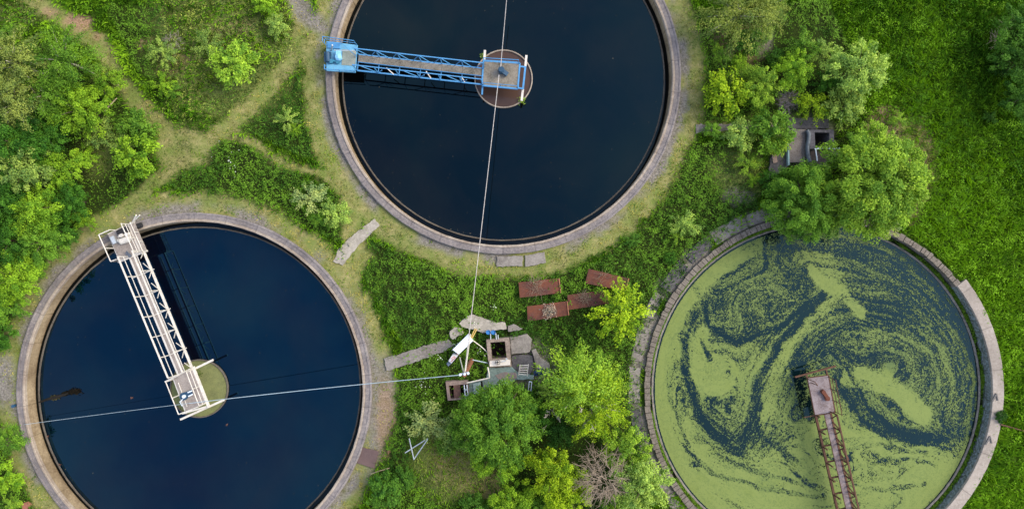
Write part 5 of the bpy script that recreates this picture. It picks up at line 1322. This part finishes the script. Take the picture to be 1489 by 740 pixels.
T1 = "trees of the left thicket"
for a in [
    # the thicket on the left
    ("tree", 'feather', 22, 92, 50, 'olive', "broad soft green tree in the top left corner of the left thicket"),
    ("tree", 'feather', 92, 88, 46, 'mid', "soft green tree at the top of the left thicket, beside the bare earth path"),
    ("tree", 'tree', 150, 112, 22, 'olive', "small olive tree at the upper right of the left thicket, nearest the bare earth"),
    ("tree", 'feather', 20, 148, 46, 'olive', "dull olive feathery tree on the left edge, third down the left thicket"),
    ("tree", 'feather', 70, 138, 38, 'mid', "mid green feathery tree in the middle of the left thicket's upper half"),
    ("tree", 'shrub', 100, 142, 24, 'fresh', "small fresh green tree just left of the bright crown by the grey logs"),
    ("tree", 'tree', 150, 122, 26, 'fresh', "bright green crown reaching to the short grey log stub"),
    ("tree", 'tree', 118, 160, 38, 'fresh', "largest bright green crown in the heart of the left thicket"),
    ("tree", 'tree', 18, 205, 42, 'dark', "dark green crown on the left edge, halfway down the thicket"),
    ("tree", 'tree', 70, 202, 32, 'dark', "darker green crown between the dark left edge tree and the bright centre crown"),
    ("shrub", 'spray', 146, 190, 24, 'grey', "grey green shrub at the lower end of the long thin log"),
    ("shrub", 'shrub', 200, 184, 28, 'mid', "mid green shrub at the thicket's right tip where the two paths meet"),
    ("shrub", 'shrub', 200, 228, 32, 'fresh', "fresh green shrub below the one at the thicket's right tip"),
    ("shrub", 'shrub', 178, 208, 18, 'pale', "small pale shrub wedged between the two at the thicket's right tip"),
    ("tree", 'tree', 36, 245, 38, 'grey', "large greyish silver green crown in the thicket's lower left half"),
    ("tree", 'tree', 98, 246, 29, 'fresh', "fresh green crown just right of the greyish silver crown"),
    ("shrub", 'spray', 122, 226, 18, 'fresh', "small bright shrub beside the thin grass patch inside the left thicket"),
    ("tree", 'tree', 8, 292, 36, 'dark', "dark green crown on the left edge below the greyish silver crown"),
    ("tree", 'tree', 55, 305, 37, 'fresh', "broad bright green crown low in the left thicket, up and left of the white bridge"),
    ("tree", 'tree', 104, 292, 28, 'dark', "dark green crown right of the broad bright low crown of the left thicket"),
    ("shrub", 'shrub', 122, 318, 18, 'fresh', "small fresh shrub at the thicket edge nearest the white bridge platform"),
    ("tree", 'tree', 14, 350, 34, 'dark', "dark green crown on the left edge level with the white bridge platform"),
    ("tree", 'tree', 62, 352, 32, 'mid', "mid green crown between the left edge and the tank rim, below the broad bright crown"),
    ("shrub", 'shrub', 94, 338, 20, 'dark', "dark shrub at the thicket edge close to the rim of the left tank"),
    ("tree", 'tree', 22, 405, 36, 'fresh', "fresh green crown near the bottom of the left thicket"),
    ("shrub", 'shrub', 52, 392, 18, 'mid', "small shrub at the thicket's rim side, beside the last fresh crown"),
    ("shrub", 'shrub', 12, 447, 26, 'mid', "mid green shrub second from the bottom of the left thicket"),
    ("shrub", 'shrub', 6, 488, 20, 'dark', "lowest small dark shrub of the left thicket by the left tank"),
    ("tree", 'tree', 60, 240, 26, 'mid', "mid green crown tucked between the greyish silver and right hand fresh crowns"),
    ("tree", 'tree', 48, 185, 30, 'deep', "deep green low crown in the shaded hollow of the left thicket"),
]:
    n_, k_, x, y, r, h, lab = a
    tree("leafy_tree" if n_ == "tree" else "leafy_shrub", k_, x, y, r, h, lab, n_, T1, 1.0 if n_ == "tree" else 0.9)
for a in [
    # upper left meadow and grass triangles
    (238, 76, 20, 'pale', 'spray', "pale green loose shrub beside the grey dead twigs on the upper left meadow"),
    (303, 68, 21, 'grey', 'spray', "greyish green shrub touching the bright round shrub on the upper left meadow"),
    (341, 93, 31, 'lime', 'shrub', "large bright lime green round shrub on the upper left meadow"),
    (236, 122, 16, 'fresh', 'spray', "low straggling shrub left of the meadow centre, above the path crossing"),
    (252, 134, 12, 'mid', 'spray', "tiny shrub at the lower right of the low straggling meadow shrub"),
    (388, 6, 18, 'fresh', 'shrub', "fresh green shrub cut by the top edge left of the gravel path"),
    (402, 38, 17, 'pale', 'shrub', "pale shrub below the one at the top edge, left of the gravel path"),
    (416, 174, 16, 'pale', 'spray', "pale shrub in the dark grass triangle beside the top tank"),
    (430, 188, 10, 'fresh', 'spray', "tiny fresh shrub at the lower right of the pale one in the grass triangle"),
    (452, 288, 22, 'silver', 'spray', "silvery leaved shrub in the long weed strip above the left tank"),
    (486, 312, 21, 'pale', 'shrub', "pale green shrub at the right end of the long weed strip"),
    (465, 318, 13, 'mid', 'shrub', "small green shrub below the silvery one in the long weed strip"),
    (12, 695, 22, 'fresh', 'shrub', "fresh shrub at the lower left edge outside the left tank"),
    (16, 640, 20, 'mid', 'shrub', "mid green shrub on the left edge above the lowest fresh shrub"),
    (18, 732, 14, 'lime', 'spray', "lime shrub in the bottom left corner beside the reddish scrap"),
    (12, 46, 12, 'mid', 'shrub', "tiny shrub in the top left corner above the thicket"),
]:
    x, y, r, h, k_, lab = a
    tree("leafy_shrub", k_, x, y, r, h, lab, "shrub", None, 0.8)
for a in [
    # right hand thicket
    ('tree', 'feather', 1072, 22, 46, 'olive', "large greyish olive feathery tree at the top edge right of the top tank"),
    ('tree', 'feather', 1112, 12, 32, 'olive', "second olive feathery tree on the top edge, right beside the larger one"),
    ('shrub', 'shrub', 1090, 62, 20, 'blue', "bluish green shrub just below the large olive tree"),
    ('shrub', 'shrub', 1110, 50, 14, 'grey', "small greyish shrub at the right of the bluish green shrub"),
    ('shrub', 'shrub', 1075, 88, 13, 'fresh', "small round fresh shrub below the bluish green shrub"),
    ('shrub', 'spray', 1052, 84, 10, 'mid', "tiny shrub nearest the dry path, left of the small round fresh one"),
    ('shrub', 'spray', 1042, 70, 8, 'lime', "tiniest lime shrub by the dry path right of the top tank"),
    ('tree', 'shrub', 1059, 136, 30, 'yellow', "bright yellow green round tree right of the top tank"),
    ('tree', 'tree', 1104, 124, 26, 'lime', "lime tree right beside the bright yellow green round tree"),
    ('shrub', 'shrub', 1098, 146, 18, 'mid', "mid green shrub below the lime tree"),
    ('tree', 'spray', 1165, 66, 24, 'mid', "loose mid green tree at the upper middle of the right thicket"),
    ('tree', 'spray', 1192, 76, 18, 'pale', "pale loose shrub right of the loose mid green tree"),
    ('tree', 'tree', 1155, 102, 26, 'fresh', "fresh green tree in the centre of the right thicket"),
    ('shrub', 'shrub', 1130, 88, 16, 'dark', "dark shrub between the lime tree and the loose mid green tree"),
    ('tree', 'tree', 1245, 104, 37, 'pale', "pale bluish green tree standing out into the meadow"),
    ('shrub', 'spray', 1258, 72, 16, 'lime', "small lime shrub at the top of the pale bluish green meadow tree"),
    ('shrub', 'spray', 1277, 96, 12, 'pale', "small pale shrub at the right side of the pale bluish green meadow tree"),
    ('shrub', 'spray', 1180, 152, 23, 'yellow', "yellow green loose shrub just above the sluice pit"),
    ('tree', 'shrub', 1228, 156, 26, 'pale', "pale green tree between the yellow green loose shrub and the meadow"),
    ('shrub', 'shrub', 1236, 138, 16, 'olive', "olive shrub with yellowish tips above the pale green tree"),
    ('shrub', 'shrub', 1206, 122, 20, 'dark', "dark shrub in the middle of the right thicket above the pale green tree"),
    ('shrub', 'shrub', 1122, 190, 30, 'mid', "broad green shrub left of the sluice pit"),
    ('shrub', 'shrub', 1130, 204, 19, 'lime', "lime shrub at the lower right of the broad one left of the sluice pit"),
    ('shrub', 'shrub', 1076, 196, 22, 'pale', "pale shrub on the narrow concrete strip"),
    ('shrub', 'shrub', 1038, 190, 13, 'mid', "small shrub at the path end of the narrow concrete strip"),
    ('shrub', 'spray', 1088, 238, 17, 'lime', "thin lime sapling below the pale shrub on the concrete strip"),
    ('shrub', 'spray', 1094, 262, 10, 'fresh', "tiny sapling under the thin lime sapling"),
    ('shrub', 'shrub', 1118, 262, 14, 'dark', "dark little shrub touching the left side of the big tree"),
    ('tree', 'big', 1266, 266, 68, 'lime', "biggest tree, pale lime crown overhanging the duckweed tank"),
    ('tree', 'big', 1168, 297, 50, 'mid', "large rich green tree left of the biggest tree, over the duckweed tank's top"),
    ('tree', 'tree', 1264, 214, 32, 'lime', "lime crown at the upper side of the biggest tree beside the sluice pit"),
    ('tree', 'tree', 1222, 302, 38, 'pale', "pale crown between the rich green tree and the biggest tree"),
    ('shrub', 'spray', 1292, 332, 14, 'silver', "silvery shrub under the lower right of the biggest tree at the tank rim"),
    ('tree', 'tree', 1484, 45, 34, 'blue', "bluish dark tree at the top right edge of the meadow"),
    ('tree', 'tree', 1486, 92, 34, 'blue', "dark bluish tree at the right edge, second from the top"),
    ('tree', 'tree', 1489, 140, 30, 'blue', "dark bluish tree at the right edge, lowest of three"),
    ('shrub', 'shrub', 1452, 96, 14, 'deep', "dark shrub beside the bare dead branches at the right edge"),
    ('shrub', 'spray', 1305, 175, 12, 'lime', "tiny lime shrub on the bare soil right of the pale green tree"),
    ('shrub', 'spray', 995, 326, 20, 'pale', "lone pale shrub between the top tank and the duckweed tank"),
    ('shrub', 'spray', 984, 346, 9, 'lime', "tiny shrub below the lone pale shrub between the tanks"),
    ('shrub', 'spray', 920, 350, 11, 'blue', "small bluish weed bush at the dry path edge below the top tank"),
    ('shrub', 'shrub', 975, 375, 9, 'dark', "tiny dark shrub by the broken apron slabs"),
    ('shrub', 'spray', 1440, 170, 10, 'blue', "tiny bluish bush in the right meadow"),
    ('shrub', 'shrub', 1455, 605, 9, 'deep', "tiny dark bush at the end of the rusty pipe"),
    # lower middle grove
    ('tree', 'spray', 905, 456, 38, 'yellow', "yellow green drooping tree half covering a rusty plate"),
    ('tree', 'shrub', 900, 450, 23, 'lime', "denser lime crown at the heart of the yellow green drooping tree"),
    ('shrub', 'spray', 620, 612, 29, 'silver', "silvery grey leaved shrub at the left end of the grove"),
    ('shrub', 'shrub', 660, 632, 25, 'grey', "greyish green shrub right of the silvery shrub in the grove"),
    ('shrub', 'shrub', 652, 644, 18, 'mid', "green shrub at the foot of the silvery and greyish shrubs"),
    ('tree', 'big', 724, 618, 57, 'mid', "large round rich green tree in the middle of the grove"),
    ('tree', 'tree', 726, 662, 32, 'fresh', "fresh green crown at the lower side of the large round grove tree"),
    ('tree', 'tree', 770, 606, 26, 'dark', "dark crown at the right of the large round grove tree"),
    ('tree', 'feather', 842, 566, 50, 'lime', "tall feathery birch below the ladder and blue tarpaulin"),
    ('tree', 'feather', 866, 590, 46, 'yellow', "yellowish feathery birch to the lower right of the tall one"),
    ('tree', 'spray', 890, 556, 26, 'lime', "birch sprays reaching toward the duckweed tank"),
    ('tree', 'feather', 838, 532, 20, 'lime', "slim birch top above the tall feathery birch"),
    ('shrub', 'spray', 798, 570, 16, 'pale', "pale spray shrub right below the blue tarpaulin"),
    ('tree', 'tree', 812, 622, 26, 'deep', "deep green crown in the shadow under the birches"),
    ('tree', 'tree', 806, 688, 38, 'gold', "golden yellow crown low in the grove, left of the dead bush"),
    ('tree', 'tree', 826, 716, 30, 'yellow', "yellowish crown beside the golden one at the bottom edge"),
    ('tree', 'tree', 912, 650, 30, 'lime', "lime crown between the yellowish birch and the dead bush"),
    ('tree', 'tree', 934, 704, 38, 'pale', "pale light green crown at the bottom right of the grove by the apron slabs"),
    ('tree', 'tree', 896, 740, 20, 'lime', "lime crown at the bottom edge under the dead bush"),
    ('tree', 'tree', 745, 732, 28, 'fresh', "fresh crown at the bottom edge in the middle of the grove"),
    ('shrub', 'shrub', 690, 742, 22, 'blue', "bluish shrub at the bottom edge left of the fresh crown"),
    ('shrub', 'shrub', 784, 736, 18, 'mid', "mid green shrub at the bottom edge between the fresh and yellowish crowns"),
    ('shrub', 'shrub', 560, 712, 24, 'blue', "bluish leafy bush by the right rim of the navy tank at the bottom"),
    ('shrub', 'shrub', 585, 695, 16, 'blue', "smaller bluish bush above the leafy bush by the navy tank"),
]:
    n_, k_, x, y, r, h, lab = a
    tree("leafy_tree" if n_ == "tree" else "leafy_shrub", k_, x, y, r, h, lab, n_, None, 1.0 if n_ == "tree" else 0.85)

def bare_bush(name, px, py, rpx, n, label, cat, mat, height=1.6, sprd=(0, 6.283), th=0.03):
    root_p = P(px, py, 0.0); rj = random.Random(px); m_ = MB()
    for i in range(n):
        a = rj.uniform(*sprd); L_ = rpx * S * rj.uniform(0.55, 1.05); hz = height * rj.uniform(0.5, 1.0)
        d_ = Vector((math.cos(a), math.sin(a), 0))
        p0 = root_p + Vector((rj.uniform(-.15, .15), rj.uniform(-.15, .15), 0)); p1 = p0 + d_ * L_ * 0.35 + Vector((0, 0, hz * 0.6)); p2 = p0 + d_ * L_ * 0.7 + Vector((rj.uniform(-.15, .15), rj.uniform(-.15, .15), hz * 0.9)); p3 = p0 + d_ * L_ + Vector((rj.uniform(-.2, .2), rj.uniform(-.2, .2), hz))
        m_.tube([p0, p1, p2, p3], [th, th * 0.75, th * 0.5, th * 0.2], 5)
        for j in range(5):
            s = p1.lerp(p3, rj.uniform(0.1, 0.9)); b2 = a + rj.uniform(-1.1, 1.1); l2_ = L_ * rj.uniform(0.2, 0.42)
            m_.tube([s, s + Vector((math.cos(b2) * l2_ * .5, math.sin(b2) * l2_ * .5, 0.12)), s + Vector((math.cos(b2) * l2_, math.sin(b2) * l2_, 0.12))], [th * 0.45, th * 0.35, th * 0.15], 4)
    o = m_.build(name, mat, None, root_p); tag(o, label, cat); return o
twig_tangle("bare_bush", 876, 690, 40, 190, 1.2, 3.7, "brown leafless dead bush with tangled twigs in the grove", "dead bush", m_plain("tangled_twig", (0.26, 0.205, 0.15), .95, .1, .3), 0.016)
bare_bush("dead_branches", 1450, 70, 30, 26, "pale bare dead branches sticking out of the dark tree at the right edge", "dead branches", M['stick'], 2.0, (1.3, 4.2), 0.03)
bare_bush("birch_branch", 846, 585, 20, 9, "pale bare birch branches poking through the yellowish crown", "branches", M['birchbark'], 4.2, th=0.045)
bare_bush("birch_branch", 800, 596, 16, 6, "pale forked branch left of the birches", "branches", M['birchbark'], 3.4, th=0.045)
